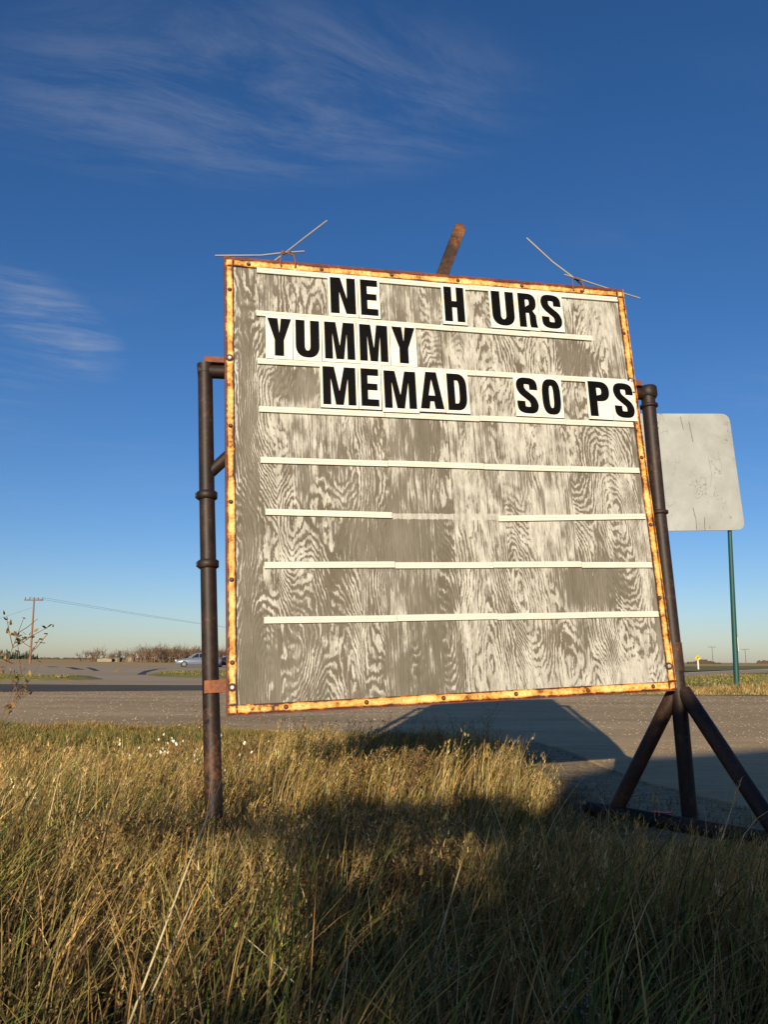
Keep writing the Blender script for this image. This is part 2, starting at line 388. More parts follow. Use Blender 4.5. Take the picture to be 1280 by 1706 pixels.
# traffic islands with turf
def island(name, pts):
    n = len(pts); mb = MB()
    c = (sum(p[0] for p in pts) / n, sum(p[1] for p in pts) / n)
    inner = [(c[0] + (x - c[0]) * .93, c[1] + (y - c[1]) * .93) for x, y in pts]
    mb.add([(x, y, ZP + .002) for x, y in pts] + [(x, y, ZP + .13) for x, y in inner],
           [(i, (i + 1) % n, n + (i + 1) % n, n + i) for i in range(n)] + [tuple(range(n, 2 * n))])
    o = mb.build(name, M['verge']); o['kind'] = 'structure'
def blob(cx, cy, rx, ry, n=26, rz=0):
    return [(cx + rx * math.cos(a) * math.cos(rz) - ry * math.sin(a) * math.sin(rz), cy + rx * math.cos(a) * math.sin(rz) + ry * math.sin(a) * math.cos(rz)) for a in [2 * math.pi * i / n for i in range(n)]]
island('traffic_island', blob(-4.2, 43, 8.2, 10.5, 30, .25))
island('traffic_island', blob(-19.5, 30.4, 8.6, 3.6, 30, .1))
# markings, patches
def stroke(name, pts, wd, mat, lift):
    vs, fs = [], []
    for i, p in enumerate(pts):
        p = Vector(p); a = Vector(pts[max(0, i - 1)]); b = Vector(pts[min(len(pts) - 1, i + 1)])
        d = (b - a).normalized(); n = Vector((-d.y, d.x)); ww = wd * (.7 + .6 * random.random()) if mat is M['crack'] else wd
        vs += [(p.x + n.x * ww, p.y + n.y * ww, ZP + lift), (p.x - n.x * ww, p.y - n.y * ww, ZP + lift)]
    fs = [(2 * i, 2 * i + 1, 2 * i + 3, 2 * i + 2) for i in range(len(pts) - 1)]
    mb = MB(); mb.add(vs, fs); o = mb.build(name, mat); o['kind'] = 'structure'
def gp(px, py):
    d = fw + cr * ((px - 640) / F) - cu * ((py - 853) / F); t = (ZP - CAMH) / d.z; return (d.x * t, d.y * t)
stroke('yellow_line', [gp(*q) for q in ((204, 1113.5), (197, 1114.8), (193, 1116.6), (193, 1118.8), (197, 1120.6))], .16, M['paint_y'], .012)
stroke('yellow_line', [gp(*q) for q in ((55, 1128), (90, 1131), (130, 1136), (160, 1138.5))], .10, M['paint_y'], .012)
stroke('tar_patch', [gp(*q) for q in ((276, 1113.8), (262, 1114.5), (246, 1118), (238, 1121), (236, 1124))], .22, M['crack'], .014)
stroke('tar_patch', [gp(*q) for q in ((115, 1111.6), (122, 1113), (132, 1115.4))], .4, M['crack'], .014)
stroke('tar_patch', [gp(*q) for q in ((146, 1112), (153, 1114), (161, 1117.6))], .25, M['crack'], .014)
stroke('tar_patch', [gp(*q) for q in ((84, 1110.4), (90, 1111.4))], .5, M['crack'], .014)

# =================================================================== THE SIGN
SO = Vector((-.7431, 3.8708, .6388))
SU = Vector((.9698, .2395, .0464)).normalized()
SV = Vector((-.0586, .0441, .9973)); SV = (SV - SU * SV.dot(SU)).normalized()
SN = SU.cross(SV)          # towards the camera side
SM = Matrix((SU, -SN, SV)).transposed().to_4x4(); SM.translation = SO
BASE = Vector((1.22, .10, -.66))
sign = empty('message_sign', matrix=SM @ Matrix.Translation(BASE))
tag(sign, 'large square weathered plywood sign board with rusty yellow frame on brown pipe posts', 'sign')
OFF = -BASE
inv = SM.inverted()
def wl(p): return inv @ Vector(p)            # world -> board coordinates (u, back, v)
W_, H_ = 2.45, 2.44
def spart(mb, name, mat, parent=None, label=None):
    o = mb.build(name, mat, parent or sign, OFF if parent is None else None)
    if label: o['label'] = label
    return o
def piece(name, mat, u, v, mb, parent=None, rot=0.0, back=0.0):
    """part whose mesh is centred on its own origin at (u, back, v)"""
    o = mb.build(name, mat, sign, OFF + Vector((u, back, v))); o.rotation_euler = (0, rot, 0); return o

sh = MB(); sh.box((.004, .003, .004), (1.2215, .021, H_ - .004)); spart(sh, 'plywood_sheet', M['ply_a'], None, 'plywood sheet with most paint worn off its lower half')
sh = MB(); sh.box((1.2245, .0035, .004), (W_ - .004, .0215, H_ - .004)); spart(sh, 'plywood_sheet', M['ply_b'], None, 'plywood sheet with white paint left in the grain')
# angle-iron frame: a front flange and a side leg, each bar a part; the flange edge wavers a little
FW = .041
def bar(u0, v0, u1, v1):
    """front flange between two corners as a strip with a slightly uneven inner edge"""
    mb = MB(); mb.box((u0, -.006, v0), (u1, .001, v1), .0015); return mb
spart(bar(0, 0, FW, H_), 'frame_bar', M['frame']); spart(bar(W_ - FW, 0, W_, H_), 'frame_bar', M['frame'])
spart(bar(FW + .0015, H_ - FW, W_ - FW - .0015, H_), 'frame_bar', M['frame']); spart(bar(FW + .0015, 0, W_ - FW - .0015, FW + .003), 'frame_bar', M['frame'])
mb = MB(); mb.box((-.007, -.003, -.004), (-.0005, .055, H_ + .0165)); spart(mb, 'frame_side', M['lip'])
mb = MB(); mb.box((W_ + .0005, -.003, -.004), (W_ + .009, .055, H_ + .0165)); spart(mb, 'frame_side', M['frame'])
mb = MB(); mb.box((.001, -.002, H_ + .0008), (W_ - .001, .055, H_ + .017)); spart(mb, 'frame_side', M['lip'])
mb = MB(); mb.box((.001, -.003, -.008), (W_ - .001, .055, -.0008)); spart(mb, 'frame_side', M['lip'])
# bolts
hexm = MB(); hexm.tube([(0, 0, 0), (0, -.007, 0), (0, -.010, 0)], [.0095, .0095, .006], 6, True, False); hex_me = hexm.mesh('bolt')
wsh = MB(); wsh.tube([(0, .004, 0), (0, -.0022, 0)], .0165, 14, True, False); wash_me = wsh.mesh('washer')
SILVER = [(.019, 1.849), (.019, .127), (2.424, 1.838), (2.424, .127)]
RUSTY = [(.022, 2.253), (.020, 1.466), (.019, 1.055), (.02, .653), (.02, .245), (.277, .022), (.682, .022), (1.089, .022), (1.491, .022), (1.909, .021), (2.308, .022),
         (2.42, 2.152), (2.428, 1.76), (2.428, 1.348), (2.428, .938), (2.424, .511), (.126, 2.416), (.536, 2.42), (.948, 2.422), (1.355, 2.422), (1.764, 2.42), (2.164, 2.416)]
hs, hr = hex_me.copy(), hex_me.copy(); hs.materials.append(M['bolt']); hr.materials.append(M['bolt_r']); wash_me.materials.append(M['bolt_h'])
for lst, me, sc in ((SILVER, hs, 1.25), (RUSTY, hr, .72)):
    for u, v in lst:
        b = bpy.data.objects.new('bolt', me); link(b, sign); b.location = OFF + Vector((u, -.0063, v)); b.rotation_euler = (0, random.random() * 2, 0); b.scale = (sc, 1, sc)
        wo = bpy.data.objects.new('washer', wash_me); link(wo, b)
# letter tracks
TR = [((.171, 2.385), (2.405, 2.381)), ((.164, 2.122), (2.192, 2.102)), ((.166, 1.841), (2.40, 1.831)), ((.170, 1.566), (2.40, 1.551)),
      ((.174, 1.282), (2.40, 1.265)), ((.194, 1.004), (.869, .987)), ((1.479, .974), (2.40, .987)), ((.184, .724), (2.40, .702)), ((.178, .445), (2.40, .419))]
for k, ((ua, va), (ub, vb)) in enumerate(TR):
    # sheets of track are joined lengths that do not quite line up
    cuts = [ua] + ([ua + (ub - ua) * c for c in (.31, .56, .80)] if ub - ua > 1.5 else []) + [ub]
    for j in range(len(cuts) - 1):
        a, b = cuts[j], cuts[j + 1]; L = b - a - (.002 if j < len(cuts) - 2 else 0)
        prof = [(.003, -.0165), (-.010, -.0165), (-.0115, -.006), (-.007, -.005), (-.007, -.0015), (-.0095, 0), (-.0095, .0125), (-.006, .0165), (.003, .0165)]
        n = len(prof); mb = MB()
        vs = [(0, q[0], q[1]) for q in prof] + [(L, q[0], q[1]) for q in prof]
        mb.add(vs, [tuple(range(n)), tuple(reversed(range(n, 2 * n)))] + [(i, (i + 1) % n, n + (i + 1) % n, n + i) for i in range(n)])
        sl = (vb - va) / (ub - ua); va_ = va + sl * (a - ua)
        o = piece('letter_track', M['track'], a, va_ + (random.random() - .5) * .005, mb, None, -math.atan(sl) + (random.random() - .5) * .008)

# posts and pipes
PB = .10
def pipe(name, pts, rad, mat, seg=18, label=None):
    mb = MB(); mb.tube(pts, rad, seg); return spart(mb, name, mat, None, label)
pipe('post', [(-.107, PB, 1.848), (-.098, PB, 1.15), (-.082, PB, .25), (-.066, PB, -.45), (-.060, PB, -.66), (-.058, PB, -.85)], [.039, .040, .041, .043, .047, .050], M['pipe'])
pipe('cross_pipe', [(-.145, PB + .001, 1.812), (2.6, PB + .001, 1.800)], .0375, M['pipe'])
pipe('end_cap', [(-.106, PB, 1.800), (-.107, PB, 1.8515)], [.0415, .0435], M['pipe'], 14)
for v, u in ((1.114, -.0975), (.751, -.0915)):
    pipe('collar', [(u, PB, v - .022), (u, PB, v - .016), (u, PB, v + .016), (u, PB, v + .022)], [.045, .054, .054, .045], M['pipe'])
    mb = MB(); mb.box((u - .060, PB - .014, v - .012), (u - .050, PB + .014, v + .012), .003); spart(mb, 'clamp_bolt', M['pipe'])
pipe('brace', [(-.094, PB, 1.228), (.05, PB, 1.37), (.30, PB, 1.62)], .032, M['pipe'])
mb = MB(); mb.box((-.113, .060, 1.8505), (.25, .138, 1.884), .002); spart(mb, 'flat_bar', M['plate'])
mb = MB(); mb.box((2.28, .060, 1.8395), (2.545, .138, 1.874), .002); spart(mb, 'flat_bar', M['plate'])
mb = MB(); mb.box((-.112, .050, .106), (.25, .060, .168), .002); spart(mb, 'bracket', M['plate'], None, 'flat brown rusted bracket joining the post to the frame')
pipe('post', [(2.603, PB, 1.835), (2.566, PB, 1.05), (2.545, PB, .35), (2.531, PB, -.04), (2.510, PB, -.45), (2.497, PB, -.70)], [.042, .042, .043, .044, .043, .043], M['pipe'], 18, 'right pipe post worn to bright metal at its foot')
pipe('end_cap', [(2.600, PB, 1.775), (2.603, PB, 1.79), (2.604, PB, 1.84), (2.604, PB, 1.848)], [.047, .057, .057, .050], M['pipe'])
for v, u in ((1.72, 2.598), (1.035, 2.5655)):
    pipe('collar', [(u, PB, v - .012), (u, PB, v - .008), (u, PB, v + .008), (u, PB, v + .012)], [.047, .055, .055, .047], M['pipe'])
pipe('sleeve', [(2.5375, PB, .10), (2.5415, PB, .26)], [.0475, .0475], M['pipe2'])
JT = Vector((2.533, PB, -.015))
sk0, sk1 = Vector((1.215, 4.86, .045)), Vector((2.10, 3.80, .045))
fa = sk0.lerp(sk1, .13); fb = sk0.lerp(sk1, .82)
pipe('leg', [JT + Vector((-.01, .02, .0)), wl(fa)], [.042, .042], M['pipe2'], 16, 'rear leg with orange rust')
pipe('leg', [JT + Vector((.02, -.02, .0)), wl(fb)], [.043, .043], M['pipe'], 16)
pipe('skid_pipe', [wl(sk0), wl(sk1)], .047, M['pipe'], 16)
tagm = MB(); c = sk0.lerp(sk1, .36); tagm.box((-.05, -.012, -.004), (.05, .012, .004), .002)
o = tagm.build('red_tag', M['red'], sign); o.location = OFF + wl(c + Vector((-.01, -.01, .052))); o.rotation_euler = (0, 0, -1.1)
# bent rods tied to hooks on the top edge
def rod(pts, r_, name='wire_rod'): pipe(name, pts, r_, M['wire'], 7)
def hook(u, s):
    pipe('wire_hook', [(u, -.010, 2.415), (u - .003 * s, -.012, 2.45), (u + .004 * s, -.006, 2.495), (u + .030 * s, .012, 2.515), (u + .045 * s, .02, 2.522)], .0048, M['bolt_r'], 7)
rod([(-.055, .03, 2.474), (.20, .03, 2.50), (.33, .026, 2.527), (.446, .03, 2.549)], .0052)
rod([(.262, .03, 2.462), (.342, .024, 2.531), (.47, .05, 2.665), (.594, .07, 2.79)], .0050)
hook(.306, 1); hook(.385, -1)
rod([(1.869, .07, 2.806), (2.02, .05, 2.64), (2.146, .024, 2.52), (2.205, .03, 2.470)], .0050)
rod([(2.078, .03, 2.546), (2.16, .026, 2.525), (2.35, .028, 2.478), (2.591, .03, 2.424)], .0048)
hook(2.108, 1); hook(2.176, -1)
for u, v in ((.322, 2.523), (.356, 2.527), (2.14, 2.518), (2.166, 2.512)):
    mb = MB(); mb.tube([(u - .010, .02, v - .006), (u, .017, v + .002), (u + .010, .02, v + .004)], [.006, .012, .006], 8); spart(mb, 'tie_knot', M['bolt_r'])
# rusty bar leaning above the top edge, from behind the board
def chan(a, b):
    a, b = Vector(a), Vector(b); d = (b - a).normalized(); s = d.cross(Vector((0, 1, 0))).normalized(); q = s.cross(d)
    prof = [(-.034, -.012), (.034, -.012), (.037, 0), (.034, .012), (-.034, .012), (-.037, 0)]
    vs = [a + s * x + q * y for x, y in prof] + [b + s * x + q * y for x, y in prof] + [b + d * .022 + s * x * .55 + q * y * .8 for x, y in prof]
    n = 6; fs = [(k * n + i, k * n + (i + 1) % n, (k + 1) * n + (i + 1) % n, (k + 1) * n + i) for k in (0, 1) for i in range(n)]
    mb = MB(); mb.add(vs, fs + [tuple(range(n)), tuple(range(2 * n, 3 * n))]); return mb
spart(chan((1.10, .09, 2.05), (1.437, .09, 2.845)), 'steel_bar', M['bar'], None, 'rusty flat bar sticking up at a slant behind the top edge')

# ------------------------------------------------------------------ letters
def arc(cx, cy, rx, ry, a0, a1, n=12, e=2.4):
    pts = []
    for i in range(n + 1):
        a = R(a0 + (a1 - a0) * i / n); c_, s_ = math.cos(a), math.sin(a)
        pts.append((cx + rx * math.copysign(abs(c_) ** (2 / e), c_), cy + ry * math.copysign(abs(s_) ** (2 / e), s_)))
    return pts
def letter_outline(ch, w, s, t):
    """outlines (outer first, then holes) in a box w wide and 1 high; s = stem, t = bar"""
    if ch == 'N':
        return [[(0, 0), (0, 1), (s * 1.06, 1), (w - s * .92, .42), (w - s * .92, 1), (w, 1), (w, 0), (w - s * 1.02, 0), (s * .92, .60), (s * .92, 0)]]
    if ch == 'E':
        return [[(0, 0), (0, 1), (w, 1), (w, 1 - t), (s, 1 - t), (s, .5 + t * .55), (w * .93, .5 + t * .55), (w * .93, .5 - t * .4), (s, .5 - t * .4), (s, t), (w, t), (w, 0)]]
    if ch == 'H':
        return [[(0, 0), (0, 1), (s, 1), (s, .5 + t * .5), (w - s, .5 + t * .5), (w - s, 1), (w, 1), (w, 0), (w - s, 0), (w - s, .5 - t * .5), (s, .5 - t * .5), (s, 0)]]
    if ch == 'Y':
        return [[(0, 1), (s * 1.12, 1), (w / 2, .60), (w - s * 1.12, 1), (w, 1), (w / 2 + s / 2, .42), (w / 2 + s / 2, 0), (w / 2 - s / 2, 0), (w / 2 - s / 2, .42)]]
    if ch == 'M':
        return [[(0, 0), (0, 1), (s * 1.25, 1), (w / 2, .36), (w - s * 1.25, 1), (w, 1), (w, 0), (w - s * .86, 0), (w - s * .86, .70), (w / 2 + s * .42, 0), (w / 2 - s * .42, 0), (s * .86, .70), (s * .86, 0)]]
    if ch == 'A':
        h = s * .56
        return [[(0, 0), (w / 2 - h * 1.05, 1), (w / 2 + h * 1.05, 1), (w, 0), (w - s * .98, 0), (w - s * 1.10, .20), (s * 1.10, .20), (s * .98, 0)],
                [(w / 2 - .135 * w, .36), (w / 2, .80), (w / 2 + .135 * w, .36)]]
    if ch == 'U':
        return [[(0, 1)] + arc(w / 2, .34, w / 2, .34, 180, 360, 18) + [(w, 1), (w - s, 1)] + arc(w / 2, .33, w / 2 - s, .33 - t, 360, 180, 14) + [(s, 1)]]
    if ch == 'O':
        return [arc(w / 2, .5, w / 2, .5, 0, 350, 40, 2.9), arc(w / 2, .5, w / 2 - s, .5 - t, 0, 345, 30, 2.9)]
    if ch == 'D':
        return [[(0, 0), (0, 1)] + arc(w * .5, .62, w * .5, .38, 90, 0, 10) + arc(w * .5, .38, w * .5, .38, 0, -90, 10),
                [(s, t), (s, 1 - t)] + arc(w * .5, .60, w * .5 - s, .40 - t, 90, 0, 8) + arc(w * .5, .40, w * .5 - s, .40 - t, 0, -90, 8)]
    if ch == 'P':
        return [[(0, 0), (0, 1)] + arc(w * .5, .715, w * .5, .285, 90, -90, 18) + [(s, .43), (s, 0)],
                [(s, .43 + t * .9), (s, 1 - t)] + arc(w * .5, .715, w * .5 - s, .285 - t, 90, -90, 12)]
    if ch == 'R':
        return [[(0, 0), (0, 1)] + arc(w * .5, .735, w * .48, .265, 90, -60, 16) + [(w * .80, .46), (w * .93, .36), (w * .95, .12), (w, 0), (w - s * 1.02, 0), (w - s * 1.12, .12), (w - s * 1.12, .34), (w * .55, .42), (s, .42), (s, 0)],
                [(s, .42 + t * .95), (s, 1 - t)] + arc(w * .5, .735, w * .48 - s, .27 - t, 90, -90, 12)]
    if ch == 'S':
        ctl = [(w - s * .5, .66), (w - s * .5, .76), (w - s * .62, .87), (w / 2, 1 - t * .5), (s * .62, .88), (s * .5, .74), (s * .75, .61), (w / 2, .50), (w - s * .72, .385), (w - s * .5, .26), (w - s * .62, .12), (w / 2, t * .5), (s * .62, .13), (s * .5, .24), (s * .5, .345)]
        pts = []
        n = len(ctl)
        for i in range(n - 1):
            p0, p1, p2, p3 = [Vector(ctl[max(0, min(n - 1, i + k))]) for k in (-1, 0, 1, 2)]
            for k in range(5):
                q = k / 5; pts.append(.5 * ((2 * p1) + (p2 - p0) * q + (2 * p0 - 5 * p1 + 4 * p2 - p3) * q * q + (3 * p1 - p0 - 3 * p2 + p3) * q ** 3))
        pts.append(Vector(ctl[-1])); L_, R_ = [], []
        for i, p in enumerate(pts):
            d = (pts[min(i + 1, len(pts) - 1)] - pts[max(i - 1, 0)]).normalized(); nn = Vector((-d.y, d.x))
            hw = (s * abs(nn.x) + t * abs(nn.y)) / (abs(nn.x) + abs(nn.y)) * .5
            L_.append((p + nn * hw)[:]); R_.append((p - nn * hw)[:])
        return [L_, R_]
def letter_mesh(ch, w, h):
    cu_ = bpy.data.curves.new('letter', 'CURVE'); cu_.dimensions = '2D'; cu_.fill_mode = 'BOTH'; cu_.extrude = .0005
    s = min(.248, w / h * .385) if ch not in 'M' else .232
    if ch == 'S':      # a swept stroke: one strip of faces
        L_, R_ = letter_outline(ch, w / h, s, .185); n = len(L_); me = bpy.data.meshes.new('letter')
        me.from_pydata([(p[0] * h, -.0005, p[1] * h) for p in L_ + R_], [], [(i, i + 1, n + i + 1, n + i) for i in range(n - 1)])
        bm = bmesh.new(); bm.from_mesh(me); bmesh.ops.recalc_face_normals(bm, faces=bm.faces); bm.to_mesh(me); bm.free()
        bpy.data.curves.remove(cu_); me.materials.append(M['letter']); return me
    for ol in letter_outline(ch, w / h, s, .185):
        sp = cu_.splines.new('POLY'); sp.points.add(len(ol) - 1); sp.use_cyclic_u = True
        for p, q in zip(sp.points, ol): p.co = (q[0] * h, q[1] * h, 0, 1)
    ob = bpy.data.objects.new('tmp', cu_); col.objects.link(ob)
    dg = bpy.context.evaluated_depsgraph_get(); me = bpy.data.meshes.new_from_object(ob.evaluated_get(dg))
    bpy.data.objects.remove(ob); bpy.data.curves.remove(cu_)
    me.transform(Matrix.Rotation(R(90), 4, 'X')); me.name = 'letter'; me.materials.clear(); me.materials.append(M['letter']); return me
ROWS = [(2.262, 2.150, -.010, [('N', .565, .739), ('E', .739, .869), ('H', 1.241, 1.394), ('U', 1.538, 1.710), ('R', 1.710, 1.857), ('S', 1.857, 2.018)]),
        (1.980, 1.868, -.010, [('Y', .211, .361), ('U', .361, .522), ('M', .522, .721), ('M', .721, .913), ('Y', .913, 1.070)]),
        (1.714, 1.602, -.011, [('M', .503, .716), ('E', .716, .846), ('M', .846, 1.060), ('A', 1.060, 1.219), ('D', 1.219, 1.365), ('S', 1.643, 1.805), ('O', 1.805, 1.952), ('P', 2.108, 2.274), ('S', 2.274, 2.434)])]
DESC = [['white panel with black letter N, first in the top row', 'white panel with black letter E in the top row', 'white panel with black letter H standing alone in the top row',
         'white panel with black letter U in the top row', 'white panel with black letter R in the top row', 'white panel with black letter S ending the top row'],
        ['white panel with black letter Y starting the second row', 'white panel with black letter U in the second row', 'white panel with black letter M just after the U in the second row',
         'white panel with black letter M just before the last Y in the second row', 'white panel with black letter Y ending the second row'],
        ['white panel with black letter M starting the third row', 'white panel with black letter E in the third row', 'white panel with glossy letter M sticking out and hanging low in the third row',
         'white panel with black letter A in the third row', 'white panel with black letter D in the third row', 'white panel with black letter S just left of the O in the third row',
         'white panel with black letter O in the third row', 'white panel with black letter P in the third row', 'white panel with black letter S over the frame ending the third row']]
for ri, (vc, vb, sl, ls) in enumerate(ROWS):
    for li, (ch, ua, ub) in enumerate(ls):
        wd = ub - ua - .003; um = (ua + ub) / 2
        proud = .012 + .0016 * ((li * 7 + ri) % 2)
        drop, hh = 0.0, .258
        if ri == 2 and li == 2: proud, drop, hh = .021, -.012, .262
        tilt = (random.random() - .5) * .012 + math.atan(-sl)
        v = vb + .112 + sl * (um - 1.0) * .6 + drop + (random.random() - .5) * .004
        mt = SM @ Matrix.Translation((um, -proud, v)) @ Matrix.Rotation(tilt, 4, 'Y')
        mb = MB(); mb.box((-wd / 2, 0, -hh / 2), (wd / 2, .003, hh / 2), .0006)
        o = mb.build('letter_tile', M['tile']); o.matrix_world = mt
        tag(o, DESC[ri][li], 'letter panel', 'letter panels on the sign board')
        lw = wd - .026 if ch not in 'YA' else wd - .016
        me = letter_mesh(ch, lw, .222)
        l = bpy.data.objects.new('letter', me); link(l, o); l.location = (-lw / 2, -.0011, -.111 - drop * .3)

#@@PART2
# =================================================================== ROADSIDE THINGS
def gz1(x, y): return float(gz_at(x, y))
M['green'] = flat('green_post', (.006, .055, .048), .55, 0, .25, 3)
M['white_post'] = flat('white_wood', (.62, .60, .55), .7)
def m_panel():
    m, t, p = mat_new('weathered_sign_back'); v = t.coord()
    a = t.noise(v, .9, 5, .6); b = t.noise(v, 5, 5, .65)
    c = t.ramp(a, (.35, (.215, .225, .21)), (.5, (.255, .265, .25)), (.68, (.305, .318, .305)))
    c = t.mix(t.math('MULTIPLY', t.step(b, .60, .72), .35), c, (.19, .18, .145))
    n = t.noise(t.scalev(v, (2.2, 1, 1.1)), 1.0, 4, .6, .4)
    line = t.step(t.math('ABSOLUTE', t.math('SUBTRACT', n, .56)), .010, .002)
    c = t.mix(t.math('MULTIPLY', line, t.step(t.noise(v, 1.3, 2), .45, .6, 0., .8)), c, (.12, .10, .07))
    t.put(p.inputs['Base Color'], c); p.inputs['Roughness'].default_value = .55
    bump(t, p, a, .25, .05)
    return m
M['panel'] = m_panel()

M['oldcrack'] = flat('dark_crease', (.09, .08, .06), .9)
rs = empty('billboard', (9.85, 22.0, ZP)); tag(rs, 'tall billboard seen from its blank grey back, on green posts beyond the lot', 'billboard')
def rpoly(cs, r_, n=5):
    out = []
    for i in range(4):
        p = Vector(cs[i]); a = (Vector(cs[i - 1]) - p).normalized(); b = (Vector(cs[(i + 1) % 4]) - p).normalized()
        for k in range(n + 1):
            q = k / n; s0, s1 = p + a * r_, p + b * r_
            out.append(((1 - q) ** 2 * s0 + 2 * q * (1 - q) * p + q * q * s1)[:])
    return out
mb = MB(); mb.prism([(x - 9.85, z - ZP) for x, z in rpoly([(6.34, 8.06), (10.124, 8.08), (10.324, 4.62), (6.46, 4.55)], .26)], -.02, .03)
mb.build('panel', M['panel'], rs)
mb = MB(); mb.tube([(-.055, .12, -.2), (.09, .12, 4.5), (.17, .12, 7.6)], [.078, .058, .052], 12); mb.build('post', M['green'], rs)
mb = MB(); mb.tube([(-2.95, .12, -.2), (-2.90, .12, 4.5), (-2.85, .12, 7.6)], [.078, .058, .052], 12); mb.build('post', M['green'], rs)
for x, z in ((-2.85, 4.9), (-2.85, 7.2), (.10, 4.9), (.15, 7.2)):
    mb = MB(); mb.tube([(x, -.045, z), (x, .06, z)], .035, 8); mb.build('bolt', M['panel'], rs)
for k, pts in enumerate((((1134, 694), (1136, 704), (1139, 716)), ((1148, 703), (1152, 722), (1155, 737)), ((1155, 846), (1160, 866), (1161, 883)), ((1174, 862), (1175, 884)), ((1180, 760), (1186, 790), (1184, 812)))):
    q = [at(a_, b_, 21.985) - Vector((9.85, 22.0, ZP)) for a_, b_ in pts]; mb = MB(); mb.tube(q, .011 if k < 4 else .007, 5); mb.build('crease', M['oldcrack'], rs)
for z in (5.2, 7.4):
    mb = MB(); mb.box((-3.3, .035, z - .05), (.3, .065, z + .05)); mb.build('stringer', M['green'], rs)
mb = MB(); mb.box((.064, .11, 1.10), (.082, .13, 1.50), .003); mb.build('marker_plate', M['white_post'], rs)
mb = MB(); mb.box((.048, .10, 1.08), (.063, .13, 1.50), .003); mb.build('plate_shadow', M['letter'], rs)  # black strip standing in for the shadow beside the plate

# yellow bend sign far down the highway
M['yellow'] = flat('yellow_sign', (.80, .42, .02), .5, 0, .05)
b0 = Vector((36.6, 92.3, ZP)); ys = empty('bend_sign', b0); tag(ys, 'small yellow bend warning sign on a white post beside the far highway', 'road sign')
mb = MB(); mb.box((-.07, -.05, -.3), (.07, .05, 1.35)); mb.build('post', M['white_post'], ys)
mb = MB(); mb.prism([(.0, .95), (.33, 1.28), (.0, 1.61), (-.33, 1.28)], -.075, -.055); pl_ = mb.build('panel', M['yellow'], ys)
mb = MB(); mb.prism([(-.13, 1.10), (-.05, 1.10), (-.05, 1.30), (.03, 1.36), (.03, 1.29), (.15, 1.40), (.03, 1.51), (.03, 1.44), (-.13, 1.34)], -.082, -.077); mb.build('arrow', M['letter'], pl_)

# utility poles
M['polewood'] = flat('pole_wood', (.22, .115, .07), .85, 0, .3, 2)
M['polegrey'] = flat('far_pole_wood', (.13, .10, .08), .85, 0, .3, 2)
def utility_pole(base, h, label, arm=1.6, mat='polewood', wires=(), lean=0.0):
    root = empty('utility_pole', base); tag(root, label, 'utility pole', 'utility poles across the fields')
    mb = MB(); mb.tube([(0, 0, -.5), (lean * .5, 0, h * .5), (lean, 0, h)], [.19, .16, .125], 9); mb.build('pole', M[mat], root)
    mb = MB(); mb.box((lean - arm, -.16, h - .55), (lean + arm, -.04, h - .33)); a = mb.build('crossarm', M['polegrey'], root)
    for k in (-.92, -.45, .45, .92):
        mb = MB(); mb.tube([(lean + arm * k, -.10, h - .34), (lean + arm * k, -.10, h - .1), (lean + arm * k, -.10, h)], [.05, .10, .06], 7); mb.build('insulator', M['polegrey'], root)
    for p0, p1, sag in wires:
        p0, p1 = Vector(p0), Vector(p1) - Vector(base)
        pts = [p0.lerp(p1, i / 14) - Vector((0, 0, sag * 4 * (i / 14) * (1 - i / 14))) for i in range(15)]
        mb = MB(); mb.tube(pts, .018, 4, False); mb.build('power_line', M['polegrey'], root)
    return root
pb = Vector((-57.75, 130, ZP)); hp = 10.7
far_top = at(640, 1066, 420)
utility_pole(pb, hp, 'brown wooden utility pole with a crossarm beyond the crossroad, the tallest one', 1.55, 'polewood',
             [((-.25 + 1.4, 0, hp), far_top, 2.2), ((-.25 - .7, 0, hp), far_top + Vector((-2, 0, .4)), 2.2), ((-.25, 0, hp * .85), (-76, 128, 3.4), .3)], -.25)
for px, py, lb in ((1186.5, 1076.5, 'faint distant utility pole near the yellow bend sign'), (1241.5, 1080.5, 'faint distant utility pole right of the green billboard post')):
    t_ = at(px, py, 430); utility_pole((t_.x, t_.y, ZP), t_.z - ZP, lb, 2.2, 'polegrey')

